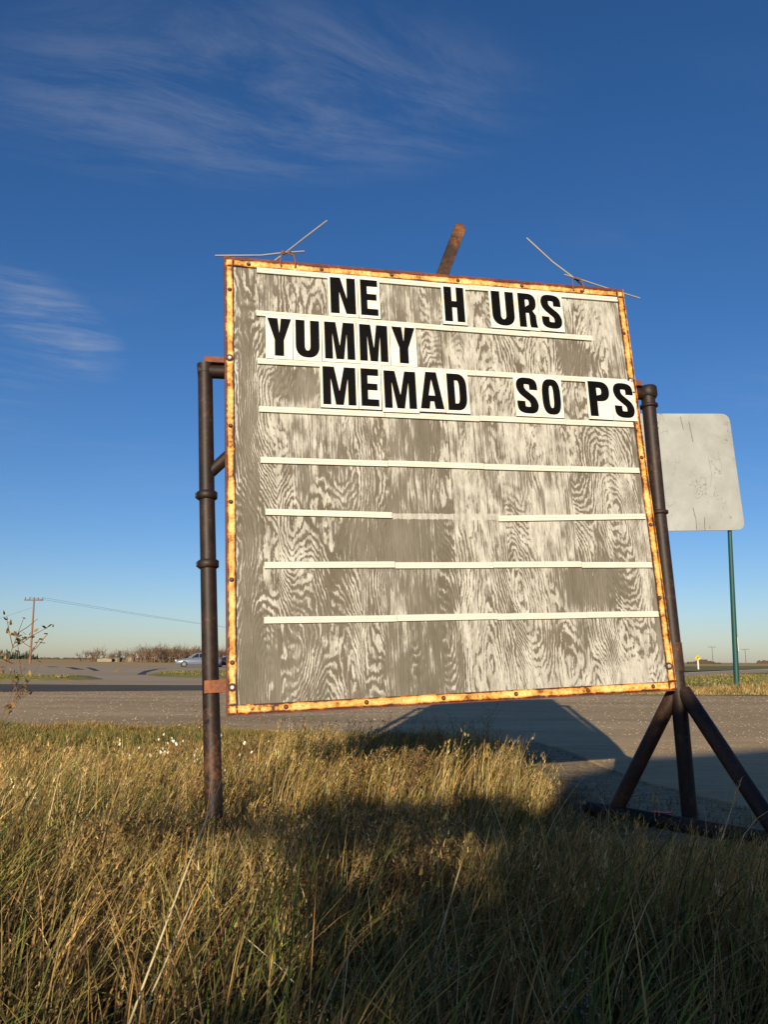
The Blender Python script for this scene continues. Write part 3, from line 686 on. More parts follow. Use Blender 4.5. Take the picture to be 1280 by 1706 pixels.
# ------------------------------------------------------------------ cars
M['silver'] = flat('silver_paint', (.17, .20, .245), .28, .35, .03, 2, .6)
M['darkpaint'] = flat('dark_paint', (.015, .017, .022), .3, .2, .1, 2, .6)
M['glass'] = flat('car_glass', (.012, .016, .02), .06, 0, .1, 2, .8)
M['rubber'] = flat('tyre_rubber', (.015, .015, .015), .8)
M['alloy'] = flat('alloy_rim', (.20, .20, .20), .35, .6)
M['lamp'] = flat('lamp_glass', (.75, .75, .72), .15, 0, .05, 2, .8)
M['redlamp'] = flat('tail_lamp', (.35, .01, .01), .2)
def car(loc, rz, paint, label, L=4.6, H=1.44):
    root = empty('car', loc, rz); tag(root, label, 'car', 'cars parked at the crossroad')
    hw = .88
    st = [(-L / 2, .42, .56, .74), (-L / 2 + .10, .25, .72, .83), (-L / 2 + .9, .20, .86, .96), (-L / 2 + 1.45, .19, .94, 1.0), (0, .19, .96, 1.0), (L / 2 - 1.0, .20, .98, .99), (L / 2 - .25, .26, .96, .92), (L / 2, .42, .80, .82)]
    vs, fs = [], []
    for x, zb, zt, k in st:
        q = hw * k
        vs += [(x, -q * .9, zb), (x, -q, zb + .18), (x, -q, (zb + zt) / 2 + .06), (x, -q * .93, zt - .03), (x, -q * .6, zt), (x, q * .6, zt), (x, q * .93, zt - .03), (x, q, (zb + zt) / 2 + .06), (x, q, zb + .18), (x, q * .9, zb)]
    n = 10
    for i in range(len(st) - 1):
        fs += [(i * n + k, i * n + (k + 1) % n, (i + 1) * n + (k + 1) % n, (i + 1) * n + k) for k in range(n)]
    fs += [tuple(range(n)), tuple(range((len(st) - 1) * n, len(st) * n))]
    mb = MB(); mb.add(vs, fs, True); mb.build('body', paint, root)
    cb = [(-L / 2 + 1.25, .93, .93), (-L / 2 + 2.05, H - .05, .74), (-L / 2 + 2.5, H, .72), (L / 2 - 1.45, H - .02, .72), (L / 2 - .55, .95, .86)]
    vs = []; fs = []
    for x, z, k in cb:
        vs += [(x, -hw * k, z), (x, hw * k, z), (x, -hw * .93, .92), (x, hw * .93, .92)]
    for i in range(4):
        a, b = i * 4, i * 4 + 4
        fs += [(a, a + 1, b + 1, b), (a, b, b + 2, a + 2), (a + 1, a + 3, b + 3, b + 1)]
    mb = MB(); mb.add(vs, fs); cab = mb.build('cabin', paint, root)
    ws = MB(); a, b = cb[0], cb[1]
    ws.add([(a[0] + .10 - .03, -hw * .84, a[1] + .09), (a[0] + .07, hw * .84, a[1] + .09), (b[0] - .04, hw * .68, b[1] - .01), (b[0] - .04, -hw * .68, b[1] - .01)], [(0, 1, 2, 3)]); ws.build('windscreen', M['glass'], cab)
    for s in (-1, 1):
        for x0, x1, x2, x3 in ((-L / 2 + 1.62, -L / 2 + 2.12, -.02, -.02), (.06, .06, L / 2 - 1.50, L / 2 - .95)):
            y0, y1 = s * hw * .945, s * hw * .775
            mb = MB(); mb.add([(x0, y0, .97), (x3, y0, .97), (x2, y1, H - .10), (x1, y1, H - .10)], [(0, 1, 2, 3)]); mb.build('side_window', M['glass'], cab)
    for x in (-L / 2 + .88, L / 2 - .95):
        for s in (-1, 1):
            mb = MB(); mb.tube([(x, s * .70, .31), (x, s * .885, .31)], .31, 18); wh = mb.build('wheel', M['rubber'], root)
            mb = MB(); mb.tube([(x, s * .86, .31), (x, s * .90, .31)], .20, 12); mb.build('rim', M['alloy'], wh)
    for s in (-1, 1):
        mb = MB(); mb.box((-L / 2 + .02, s * .55 - .14, .58), (-L / 2 + .20, s * .55 + .14, .72), .03); mb.build('headlight', M['lamp'], root)
        mb = MB(); mb.box((L / 2 - .12, s * .60 - .14, .68), (L / 2 + .01, s * .60 + .14, .84), .03); mb.build('tail_light', M['redlamp'], root)
        mb = MB(); mb.box((-L / 2 + 1.55, s * .98 - .09, .94), (-L / 2 + 1.68, s * .98 + .09, 1.06), .03); mb.build('mirror', paint, root)
    mb = MB(); mb.box((-L / 2 - .01, -.45, .48), (-L / 2 + .06, .45, .57), .02); mb.build('grille', M['rubber'], root)
    return root
cp = at(330, 1108, 81); car((cp.x, 81, ZP + .006), R(16), M['silver'], 'silver sedan parked nose left beyond the traffic island')
cp = at(384, 1108, 84); car((cp.x, 84.5, ZP + .006), R(20), M['darkpaint'], 'dark car just behind the silver sedan', 4.4, 1.42)

# ------------------------------------------------------------------ far trees, bushes and sheds
def m_attr(name, trans=.0, rough=.75):
    m, t, p = mat_new(name)
    a = t.n.new('ShaderNodeAttribute'); a.attribute_name = 'col'
    t.put(p.inputs['Base Color'], a.outputs[0]); p.inputs['Roughness'].default_value = rough; p.inputs['Specular IOR Level'].default_value = .25
    if trans:
        tr = t.node('ShaderNodeBsdfTranslucent', Color=a.outputs[0]); mx = t.node('ShaderNodeMixShader', i0=trans, i1=p.outputs[0], i2=tr.outputs[0])
        t.l.new(mx.outputs[0], t.out.inputs[0])
    return m
M['blade'] = m_attr('grass_blades', .16)
M['twig'] = flat('bare_twigs', (.17, .105, .058), .9, 0, .3, .4)
M['twig2'] = flat('dark_twigs', (.085, .055, .035), .9, 0, .3, .4)
M['oldwood'] = flat('old_boards', (.115, .09, .065), .9, 0, .35, 1.5)
M['oldgrey'] = flat('grey_boards', (.24, .205, .155), .9, 0, .3, 1.5)
M['needles'] = flat('dark_needles', (.030, .038, .020), .9, 0, .3, .2)
def bare_bush(seed, h, wdt, stems, thick):
    rr = random.Random(seed); mb = MB()
    def branch(p, d, L, r_, lev):
        q = p + d * L; e = p + d * L * .5 + Vector((rr.uniform(-1, 1), rr.uniform(-1, 1), rr.uniform(-.3, .6))) * L * .10
        mb.tube([p, e, q], [r_, r_ * .8, r_ * .55], 3, False, False)
        if lev <= 0: return
        for k in range(rr.choice((2, 3, 3)) if lev > 1 else 3):
            nd = (d + Vector((rr.uniform(-1, 1), rr.uniform(-1, 1), rr.uniform(-.25, .7))) * .62).normalized()
            branch(p + d * L * rr.uniform(.45, 1.0), nd, L * rr.uniform(.55, .82), r_ * .6, lev - 1)
    for i in range(stems):
        d = Vector((rr.uniform(-1, 1) * .45, rr.uniform(-1, 1) * .45, 1)).normalized()
        branch(Vector((rr.uniform(-1, 1) * wdt * .42, rr.uniform(-1, 1) * wdt * .3, -.1)), d, h * rr.uniform(.30, .44), thick, 3)
    return mb.mesh('bare_bush')
bm_ = [bare_bush(i, 5.0, 6.0, 17, .075) for i in range(3)]
for i, me in enumerate(bm_): me.materials.append(M['twig'] if i != 1 else M['twig2'])
for i, (px, hgt, Y) in enumerate([(236, .80, 186), (247, .98, 190), (257, .9, 183), (267, 1.05, 192), (278, .92, 186), (289, 1.0, 195), (300, .96, 188), (311, .9, 192), (322, .97, 187), (332, .86, 194), (342, .9, 188), (353, .84, 192), (364, .9, 187), (375, .86, 190), (387, .9, 192)]):
    p = at(px, 1100, Y); o = bpy.data.objects.new('bare_bush', bm_[i % 3]); link(o); o.location = (p.x, Y, ZP); o.rotation_euler = (0, 0, i * 2.1); o.scale = (1.15, 1.15, hgt * 1.02)
    tag(o, 'leafless brown bush in the thicket behind the parked cars', 'bush', 'leafless thicket behind the cars')
for i, (px, hgt, Y, lb) in enumerate([(150, .50, 215, 'low leafless bush at the left end of the shed group'), (161, .62, 212, 'rounded leafless bush standing above the low shed'), (188, .46, 222, 'small leafless bush between the two old sheds'), (203, .55, 216, 'leafless bush rising behind the dark shed')]):
    p = at(px, 1100, Y); o = bpy.data.objects.new('bare_bush', bm_[(i + 1) % 3]); link(o); o.location = (p.x, Y, ZP); o.rotation_euler = (0, 0, i * 1.3); o.scale = (.9, .9, hgt * 1.5)
    tag(o, lb, 'bush', 'bushes by the old sheds')
def shed(name, px, Y, wd, dp, h, roof, matw, matr, label, door=True):
    p = at(px, 1100, Y); root = empty(name, (p.x, Y, ZP), R(8)); tag(root, label, 'shed', 'old sheds at the field edge')
    mb = MB(); mb.prism([(-wd / 2, -.2), (-wd / 2, h), (0, h + roof * .96), (wd / 2, h), (wd / 2, -.2)], 0, dp); mb.build('wall', matw, root)
    mb = MB(); e = .25
    for s in (-1, 1):
        mb.add([(0, -e, h + roof), (0, dp + e, h + roof), (s * (wd / 2 + e), dp + e, h - .1), (s * (wd / 2 + e), -e, h - .1), (0, -e, h + roof + .1), (0, dp + e, h + roof + .1), (s * (wd / 2 + e), dp + e, h), (s * (wd / 2 + e), -e, h)],
               [(0, 1, 2, 3), (4, 5, 6, 7), (0, 3, 7, 4), (1, 2, 6, 5), (2, 3, 7, 6)])
    mb.build('roof', matr, root)
    if door:
        mb = MB(); mb.box((-wd * .18, -.06, 0), (wd * .22, -.01, h * .82)); mb.build('door', M['oldgrey'], root)
    return root
shed('shed', 174, 205, 3.6, 3, .85, .15, M['oldgrey'], M['oldwood'], 'long low grey wooden shed at the field edge', False)
shed('shed', 192, 207, 2.2, 3, 1.0, .35, M['oldwood'], M['oldwood'], 'dark collapsed shed between the two others')
shed('shed', 216, 205, 1.9, 3, 1.35, .55, M['oldwood'], M['oldwood'], 'small upright dark shed with pale door at the field edge')
# far windbreaks that read as one mass
mb = MB(); rr = random.Random(3)
for i in range(46):
    px = -30 + i * 2.05 + rr.uniform(-.6, .6); Y = 480 + rr.uniform(-15, 15); p = at(px, 1097, Y); h = rr.uniform(3.2, 6.0) * (1 if px < 48 else .6); q = rr.uniform(.7, 1.3)
    for k in range(4):
        z0 = h * (.05 + .22 * k); rad = q * (1 - .22 * k)
        mb.add([(p.x + rad * math.cos(a + k), Y + rad * math.sin(a + k), ZP + z0) for a in (0, 1.05, 2.1, 3.15, 4.2, 5.25)] + [(p.x, Y, ZP + z0 + h * .38)], [(j, (j + 1) % 6, 6) for j in range(6)])
o = mb.build('far_windbreak', M['needles']); tag(o, 'dark row of far spruces on the left horizon', 'trees', None, 'stuff')
mb = MB()
for i in range(420):
    if i < 300: px = rr.uniform(60, 380); Y = 620; hm = 1.5
    else: px = rr.gauss(1172, 10); Y = 400; hm = 2.6 * max(.2, 1 - abs(px - 1172) / 26)
    p = at(px, 1097, Y); h = rr.uniform(.4, 1) * hm; a = rr.uniform(0, 3)
    mb.tube([(p.x, Y, ZP), (p.x + rr.uniform(-.6, .6), Y, ZP + h * .6), (p.x + rr.uniform(-1, 1), Y, ZP + h)], [1.1, 1.3, .3], 5, False, False)
for i in range(60):
    px = rr.uniform(1262, 1300); Y = 700; p = at(px, 1103, Y); mb.tube([(p.x, Y, ZP), (p.x, Y, ZP + rr.uniform(1.5, 3.2))], [1.5, .5], 5, False, False)
o = mb.build('far_hedgerow', M['twig2']); tag(o, 'low dark hedgerow along the horizon', 'hedgerow', None, 'stuff')

# ------------------------------------------------------------------ building added out of view, its outline shaped to shade the lower right grass
M['siding'] = flat('pale_siding', (.55, .52, .46), .7, 0, .12, 1); M['shingle'] = flat('brown_shingle', (.09, .07, .055), .9)
st_ = empty('added_shade_building', (.9, -9, 0)); tag(st_, 'pale gambrel-roofed building added behind the camera to cast shade, out of view', 'building')
prof = [(-2.75, -.1), (-2.75, 2.6), (-2.5, 3.0), (-2.05, 3.76), (-1.3, 4.04), (0, 4.20), (1.3, 4.04), (2.15, 3.76), (3.1, 2.75), (3.1, -.1)]
mb = MB(); mb.prism(prof, -8, 0); mb.build('wall', M['siding'], st_)
mb = MB(); top = [(-2.85, 2.55)] + prof[2:8] + [(3.2, 2.70)]
mb.prism([(x, z + .01) for x, z in top] + [(x, z + .09) for x, z in reversed(top)], -8.2, .15); mb.build('roof', M['shingle'], st_)
mb = MB(); mb.box((-.5, .01, 0), (.5, .06, 2.05)); d_ = mb.build('door', M['oldwood'], st_)
mb = MB(); mb.box((.36, .07, .95), (.42, .12, 1.05)); mb.build('handle', M['bolt'], d_)
for x in (-1.8, 1.8):
    mb = MB(); mb.box((x - .6, .01, .9), (x + .6, .05, 2.0)); f_ = mb.build('window', M['white_post'], st_)
    mb = MB(); mb.box((x - .52, .052, .98), (x + .52, .06, 1.92)); mb.build('pane', M['glass'], f_)

# =================================================================== GRASS
def pick(n, pal, wts, jit=.18):
    pal = np.array(pal); c = pal[rng.choice(len(pal), n, p=np.array(wts) / sum(wts))]
    return np.clip(c * (1 + jit * rng.standard_normal((n, 1))) * (1 + .07 * rng.standard_normal((n, 3))), .004, 1)
STRAW, PALE, TAN, BROWN, OLIVE, GREEN, DEEP = (.43, .29, .09), (.58, .43, .19), (.28, .185, .068), (.135, .078, .032), (.165, .150, .040), (.125, .160, .030), (.050, .072, .018)
class Blades:
    def __init__(s): s.P = []; s.I = []; s.C = []; s.tot = 0; s.Q = []
    def add(s, base, h, lean, width, colr, S=4, curl=1.8, taper=.8):
        """base (n,3); h (n,); lean (n,2): tip shift over height; width (n,)"""
        n = len(h); a = rng.uniform(0, math.pi, n); sx, sy = np.cos(a), np.sin(a)
        L = np.hypot(lean[:, 0], lean[:, 1]); zc = np.sqrt(np.clip(1 - np.clip(L, 0, .95) ** 2, .05, 1))
        vs = np.zeros((n, 2 * S + 1, 3))
        for k in range(S + 1):
            t = k / S; off = lean * (h * t ** curl)[:, None]; z = h * (t * 1.0) * (1 - (1 - zc) * t)
            c = np.stack([base[:, 0] + off[:, 0], base[:, 1] + off[:, 1], base[:, 2] + z], 1)
            if k == S: vs[:, 2 * S] = c
            else:
                wv = width * (1 - taper * t) * .5
                vs[:, 2 * k] = c + np.stack([sx * wv, sy * wv, 0 * wv], 1); vs[:, 2 * k + 1] = c - np.stack([sx * wv, sy * wv, 0 * wv], 1)
        tri = []
        for k in range(S - 1): tri += [(2 * k, 2 * k + 1, 2 * k + 3), (2 * k, 2 * k + 3, 2 * k + 2)]
        tri.append((2 * S - 2, 2 * S - 1, 2 * S)); tri = np.array(tri)
        nv = 2 * S + 1
        s.I.append((s.tot + (np.arange(n) * nv)[:, None, None] + tri[None]).reshape(-1, 3))
        s.P.append(vs.reshape(-1, 3)); s.C.append(np.repeat(colr, nv, 0)); s.tot += n * nv
        return vs[:, 2 * S]
    def build(s, name, mat, parent=None):
        P = np.concatenate(s.P).astype(np.float32); I = np.concatenate(s.I).astype(np.int32); C = np.concatenate(s.C)
        me = bpy.data.meshes.new(name); me.vertices.add(len(P)); me.vertices.foreach_set('co', P.ravel())
        me.loops.add(len(I) * 3); me.loops.foreach_set('vertex_index', I.ravel())
        me.polygons.add(len(I)); me.polygons.foreach_set('loop_start', np.arange(len(I), dtype=np.int32) * 3)
        me.polygons.foreach_set('loop_total', np.full(len(I), 3, np.int32))
        me.update(calc_edges=True); at_ = me.attributes.new('col', 'FLOAT_COLOR', 'POINT')
        at_.data.foreach_set('color', np.concatenate([C, np.ones((len(C), 1))], 1).astype(np.float32).ravel())
        me.materials.append(mat); o = bpy.data.objects.new(name, me); link(o, parent); return o

# leafy clumps added behind the camera to break up shade on near grass
rs2 = np.random.default_rng(21)
for i, (sx, sy, sh_, lb) in enumerate([(-.85, -5.5, 2.78, 'tallest leafy clump added beside the shade building, out of view'), (-1.60, -5.2, 2.17, 'leafy clump added for shade next to the tallest one, out of view'), (-2.35, -5.5, 2.26, 'third leafy clump added for shade, out of view'),
                                       (-3.15, -5.3, 2.27, 'fourth leafy clump added for shade, out of view'), (-3.95, -5.4, 2.36, 'fifth leafy clump added for shade, out of view'), (-4.8, -5.3, 2.40, 'last leafy clump of the row added for shade, out of view')]):
    root = empty('added_shade_shrub', (sx, sy, gz1(sx, sy))); tag(root, lb, 'added_shade_shrub', 'leafy clumps added to cast shade')
    mb = MB()
    for k in range(7):
        a_ = k * .9; mb.tube([(0, 0, 0), (.15 * math.cos(a_), .15 * math.sin(a_), sh_ * .5), (.38 * math.cos(a_), .38 * math.sin(a_), sh_ * .9)], [.03, .022, .008], 5, False)
    mb.build('trunk', M['twig2'], root)
    n = 2600; u_ = rs2.normal(0, 1, (n, 3)); u_ /= np.linalg.norm(u_, axis=1)[:, None]; u_ *= (rs2.random(n) ** .45)[:, None]
    pp = u_ * np.array([.78, .55, sh_ * .46]) * (1 + .25 * np.sin(u_[:, :1] * 7 + i) * np.cos(u_[:, 2:] * 9)) + np.array([0, 0, sh_ * .52]); pp = pp[(pp[:, 2] > .1)]; pp[:, 2] -= .25 * (pp[:, 2] > sh_ * .8) * rs2.random(len(pp)); n = len(pp)
    g = Blades(); g.add(pp, rs2.uniform(.06, .12, n), np.stack([rs2.normal(0, .6, n), rs2.normal(0, .6, n)], 1), rs2.uniform(.04, .08, n), pick(n, [OLIVE, DEEP, TAN], [3, 3, 2]), 2, 1.2, .3)
    g.build('crown', M['blade'], root)['kind'] = 'stuff'

# unseen tree, put in so its thin crown darkens the hollow before the board
root = empty('added_shade_tree', (-1.40, -5.9, gz1(-1.40, -5.9))); tag(root, 'flat-topped tree added to shade the hollow before the board, out of view', 'tree')
mb = MB(); mb.tube([(0, 0, 0), (.03, .02, 1.3), (0, 0, 2.5)], [.05, .04, .02], 7, False)
for k in range(9):
    a_ = k * .7; mb.tube([(0, 0, 2.1 + .03 * k), (.4 * math.cos(a_), .2 * math.sin(a_), 2.5), (.95 * math.cos(a_), .35 * math.sin(a_), 2.68)], [.02, .014, .006], 4, False)
mb.build('trunk', M['twig2'], root)
n = 1100; u_ = rs2.normal(0, 1, (n, 3)); u_ /= np.linalg.norm(u_, axis=1)[:, None]; u_ *= (rs2.random(n) ** .4)[:, None]
g = Blades(); g.add(u_ * np.array([1.0, .40, .16]) + np.array([0, 0, 2.62]) + np.stack([0 * u_[:, 0], 0 * u_[:, 0], .06 * np.sin(u_[:, 0] * 9)], 1), rs2.uniform(.05, .10, n), np.stack([rs2.normal(0, .7, n), rs2.normal(0, .7, n)], 1), rs2.uniform(.04, .07, n), pick(n, [OLIVE, DEEP, TAN], [3, 3, 2]), 2, 1.2, .3)
g.build('crown', M['blade'], root)['kind'] = 'stuff'

def lowf(x, y, s, k=0.):
    """slow pseudo-noise in -1..1"""
    return (np.sin(x * s * 1.3 + 1.7 * k + 1.1 * np.sin(y * s * .9 + k)) + np.sin(y * s * 1.7 + 2.3 * k + 1.4 * np.sin(x * s * .7 + 2 * k))) * .5
def scatter(n, y0, y1, pw=1.0, margin=1.2, clump=0, sp=.12):
    """positions over the part of the bank that can be seen"""
    m = int(n * 1.0) if not clump else max(1, n // clump)
    y = y0 + (y1 - y0) * rng.uniform(0, 1, m) ** pw
    x = rng.uniform(-1, 1, m) * (y * .52 + margin)
    if clump:
        x = np.repeat(x, clump) + rng.normal(0, sp, m * clump); y = np.repeat(y, clump) + rng.normal(0, sp, m * clump)
    k = (y < edge_y(x) + .06) & (y > 1.32); x, y = x[k], y[k]
    return x, y
def xyz_(x, y): return np.stack([x, y, gz_at(x, y) + .005], 1)
def leanv(n, mx, my, sd): return np.stack([rng.normal(mx, sd, n), rng.normal(my, sd, n)], 1)
HY = [1.0, 2.0, 3.0, 3.6, 4.2, 4.8, 5.6, 6.5, 8.0, 9.6]
HL = [.54, .50, .42, .38, .36, .36, .31, .13, .09, .07]      # left of the post
HC = [.50, .43, .30, .14, .13, .38, .45, .31, .18, .10]      # under the board: a trough, then the golden stand
HR = [.44, .36, .24, .15, .11, .10, .08, .08, .08, .08]      # thin growth on the bare ground by the right legs
def hmax(x, y):
    a, b, c = np.interp(y, HY, HL), np.interp(y, HY, HC), np.interp(y, HY, HR)
    k1 = smooth01((x + 1.15) / .45); k2 = smooth01((x - .75) / .4)
    return (a * (1 - k1) + b * k1) * (1 - k2) + c * k2
def thin(x, y):
    """share of blades kept: bare patches near the right legs"""
    return 1 - .70 * smooth01((x - 1.15) / .4) * smooth01((y - 3.4) / .9)

G = Blades()
# thatch: short, dense, mixed dead and green
x, y = scatter(80000, 1.0, 9.7, .75); k = rng.random(len(x)) < thin(x, y); x, y = x[k], y[k]; n = len(x)
h = np.minimum(hmax(x, y) * .55, .05 + .13 * rng.beta(2, 3, n)) * rng.uniform(.6, 1, n)
c = pick(n, [OLIVE, TAN, BROWN, DEEP, STRAW], [4, 2.6, 2.4, 3.4, 1.3])
G.add(xyz_(x, y), h, leanv(n, .22, .05, .38), .0042 + .004 * rng.random(n), c, 3)
# lawn by the lot
x, y = scatter(80000, 5.9, 9.75, .8, .5); k = (x < .6); x, y = x[k], y[k]; n = len(x)
h = (.030 + .055 * rng.random(n)) * (1 + .5 * lowf(x, y, 3.1, 1.)); pt = smooth01(lowf(x, y, 1.7, 2.2) + .5)[:, None]
c = pick(n, [OLIVE, GREEN, TAN], [5, 2, 2]) * (1 - pt) + pick(n, [TAN, STRAW, BROWN, OLIVE], [4, 2.4, 2, 2]) * pt
G.add(xyz_(x, y), h, leanv(n, .15, .0, .40), .006 + .004 * rng.random(n), c, 3)
o = G.build('short_grass', M['blade']); tag(o, 'short olive and tan grass covering the bank', 'grass', None, 'stuff')

def tufts(nt, per, y0, y1, pw, margin, spread, keepf):
    """bunch grass: per blades rise from one crown; returns positions and per-tuft factors repeated"""
    x, y = scatter(nt, y0, y1, pw, margin); k = rng.random(len(x)) < keepf(x, y); x, y = x[k], y[k]; m = len(x)
    cnt = rng.integers(max(3, per // 2), int(per * 1.5), m); idx = np.repeat(np.arange(m), cnt); n = len(idx)
    bx = x[idx] + rng.normal(0, spread, n); by = y[idx] + rng.normal(0, spread, n)
    fan = np.stack([(bx - x[idx]), (by - y[idx])], 1) / spread * .10
    return idx, bx, by, fan, m
G = Blades()
# tall straw stems, in tufts, leaning right with the wind
idx, x, y, fan, m = tufts(5200, 11, 2.2, 8.4, 1.0, .6, .030, lambda x, y: np.clip(.55 + .7 * lowf(x, y, 3.1, 2.), .12, 1) * np.clip((hmax(x, y) - .10) / .16, .05, 1) * thin(x, y))
n = len(x); th_ = np.clip(np.exp(rng.normal(0, .20, m)), .5, 1.3)[idx]; tint = rng.normal(1, .16, (m, 1))[idx]; tl = rng.normal(0, .10, (m, 2))[idx]
h = hmax(x, y) * (.50 + .66 * rng.beta(2.2, 2.4, n)) * th_ + (rng.random(n) < .06) * rng.uniform(.04, .13, n) * (hmax(x, y) > .2)
c = np.clip(pick(n, [STRAW, PALE, TAN, OLIVE, BROWN], [5, 2.0, 3.4, 1.4, 1.4]) * tint, .01, .9)
tip = G.add(xyz_(x, y), h, leanv(n, .28, .02, .10) + fan + tl, .0034 + .0030 * rng.random(n), c, 4)
# loose seed heads on part of the stems
k = rng.random(n) < .30; tb = tip[k]; rep = 8
b = np.repeat(tb, rep, 0); b[:, 2] -= rng.uniform(.0, .08, len(b)); b[:, 0] -= rng.uniform(0, .025, len(b))
G.add(b, .014 + .022 * rng.random(len(b)), leanv(len(b), .35, 0, .5), np.full(len(b), .0046), np.repeat(np.clip(c[k] * 1.12, 0, 1), rep, 0), 2)
o = G.build('tall_dry_grass', M['blade']); tag(o, 'tall golden dry grass swaying around the sign posts', 'grass', None, 'stuff')

G = Blades()
# foreground bunches: broad green and straw blades, tall and bent over each other
idx, x, y, fan, m = tufts(1900, 20, 1.0, 4.6, .8, .35, .035, lambda x, y: np.clip(.62 + .8 * lowf(x, y, 4.2, 5.), .14, 1) * thin(x, y))
n = len(x); th_ = np.clip(np.exp(rng.normal(-.06, .26, m)), .5, 1.22)[idx]; tl = rng.normal(0, .20, (m, 2))[idx]; near = smooth01((3.2 - y) / 1.6)
h = hmax(x, y) * (.42 + .70 * rng.beta(2, 2.2, n)) * th_ * np.clip(.55 + .35 * y, .6, 1.05)
dry = (rng.random(m) < np.clip(.66 - .25 * lowf(x[np.unique(idx, return_index=True)[1]], y[np.unique(idx, return_index=True)[1]], 1.9, 4.), .2, .8))[idx][:, None]
c = np.where(dry, pick(n, [STRAW, TAN, BROWN, PALE, OLIVE], [3, 2.6, 2.0, .8, 1.2]), pick(n, [GREEN, OLIVE, DEEP, TAN], [3, 2.6, 3, .8])) * np.clip(rng.normal(1, .18, (m, 1)), .5, 1.5)[idx]
tipf = G.add(xyz_(x, y), h, leanv(n, .26, .0, .18) + fan * 1.6 + tl, (.0042 + .0066 * rng.random(n)) * np.where(dry[:, 0], .8, 1.2), np.clip(c, .008, .9), 6, 2.2)
k = dry[:, 0] & (rng.random(n) < .16) & (y > 1.6); tb = tipf[k]; rep = 9
b = np.repeat(tb, rep, 0); b[:, 2] -= rng.uniform(.0, .07, len(b)); b[:, 0] -= rng.uniform(0, .02, len(b))
G.add(b, .012 + .016 * rng.random(len(b)), leanv(len(b), .3, 0, .5), np.full(len(b), .004), pick(len(b), [STRAW, PALE, TAN], [3, 1.5, 2]), 2)
# broken stems lying across
x, y = scatter(1700, 1.1, 3.6, .9, .3); n = len(x)
G.add(xyz_(x, y) + np.stack([0 * x, 0 * x, .16 * rng.random(n)], 1), .18 + .26 * rng.random(n), leanv(n, .15, -.05, .65), np.full(n, .0036), pick(n, [STRAW, PALE, TAN, OLIVE], [3, 1.4, 2, 2.4]), 5, 1.3)
o = G.build('green_grass', M['blade']); tag(o, 'green and straw blades tangled in the foreground', 'grass', None, 'stuff')

G = Blades()
# verge weeds round the billboard posts and turf on the islands and verge
n = 16000; x = rng.uniform(5.5, 13.5, n); y = 19.2 + .5 * lowf(x, 0 * x, 2.3) + 3.4 * rng.random(n) ** .9; b = np.stack([x, y, np.full(n, ZP + .02)], 1)
hh = (.12 + .30 * rng.random(n)) * np.clip(.25 + .55 * smooth01((x - 8.4) / 1.5) + .3 * lowf(x, y, 1.9), .12, 1.1) * np.clip((y - 19) / 1.6, .15, 1)
G.add(b, hh, leanv(n, .1, 0, .25), .010 + .010 * rng.random(n), pick(n, [TAN, STRAW, BROWN, PALE, OLIVE], [3, 3, 1.6, 1.2, 1.2]), 3)
n = 30000; x = rng.uniform(4.8, 34, n); y = rng.uniform(22, 52, n); k = (x < y * .56) & (y < 43 + (x - 16) * 1.5); x, y = x[k], y[k]; n = len(x)
G.add(np.stack([x, y, np.full(n, ZP + .02)], 1), .04 + .07 * rng.random(n), leanv(n, .1, 0, .3), .025 + .02 * rng.random(n), pick(n, [OLIVE, GREEN, STRAW, TAN], [4, 3, 1.4, 1.4]), 2)
for cx, cy, rx, ry in ((-4.2, 43, 7.4, 9.5), (-19.5, 30.4, 7.8, 3.2)):
    n = 12000; a = rng.uniform(0, 2 * math.pi, n); q = np.sqrt(rng.random(n)); x = cx + rx * q * np.cos(a); y = cy + ry * q * np.sin(a)
    hh = (.03 + .06 * rng.random(n)) * (1 + .7 * lowf(x, y, 1.2))
    G.add(np.stack([x, y, np.full(n, ZP + .11)], 1), hh, leanv(n, .1, 0, .3), .025 + .02 * rng.random(n), pick(n, [OLIVE, GREEN, STRAW, TAN], [4, 4, 1.5, 1.5]), 2)
o = G.build('verge_grass', M['blade']); tag(o, 'dry weeds and turf along the far verge and traffic islands', 'grass', None, 'stuff')

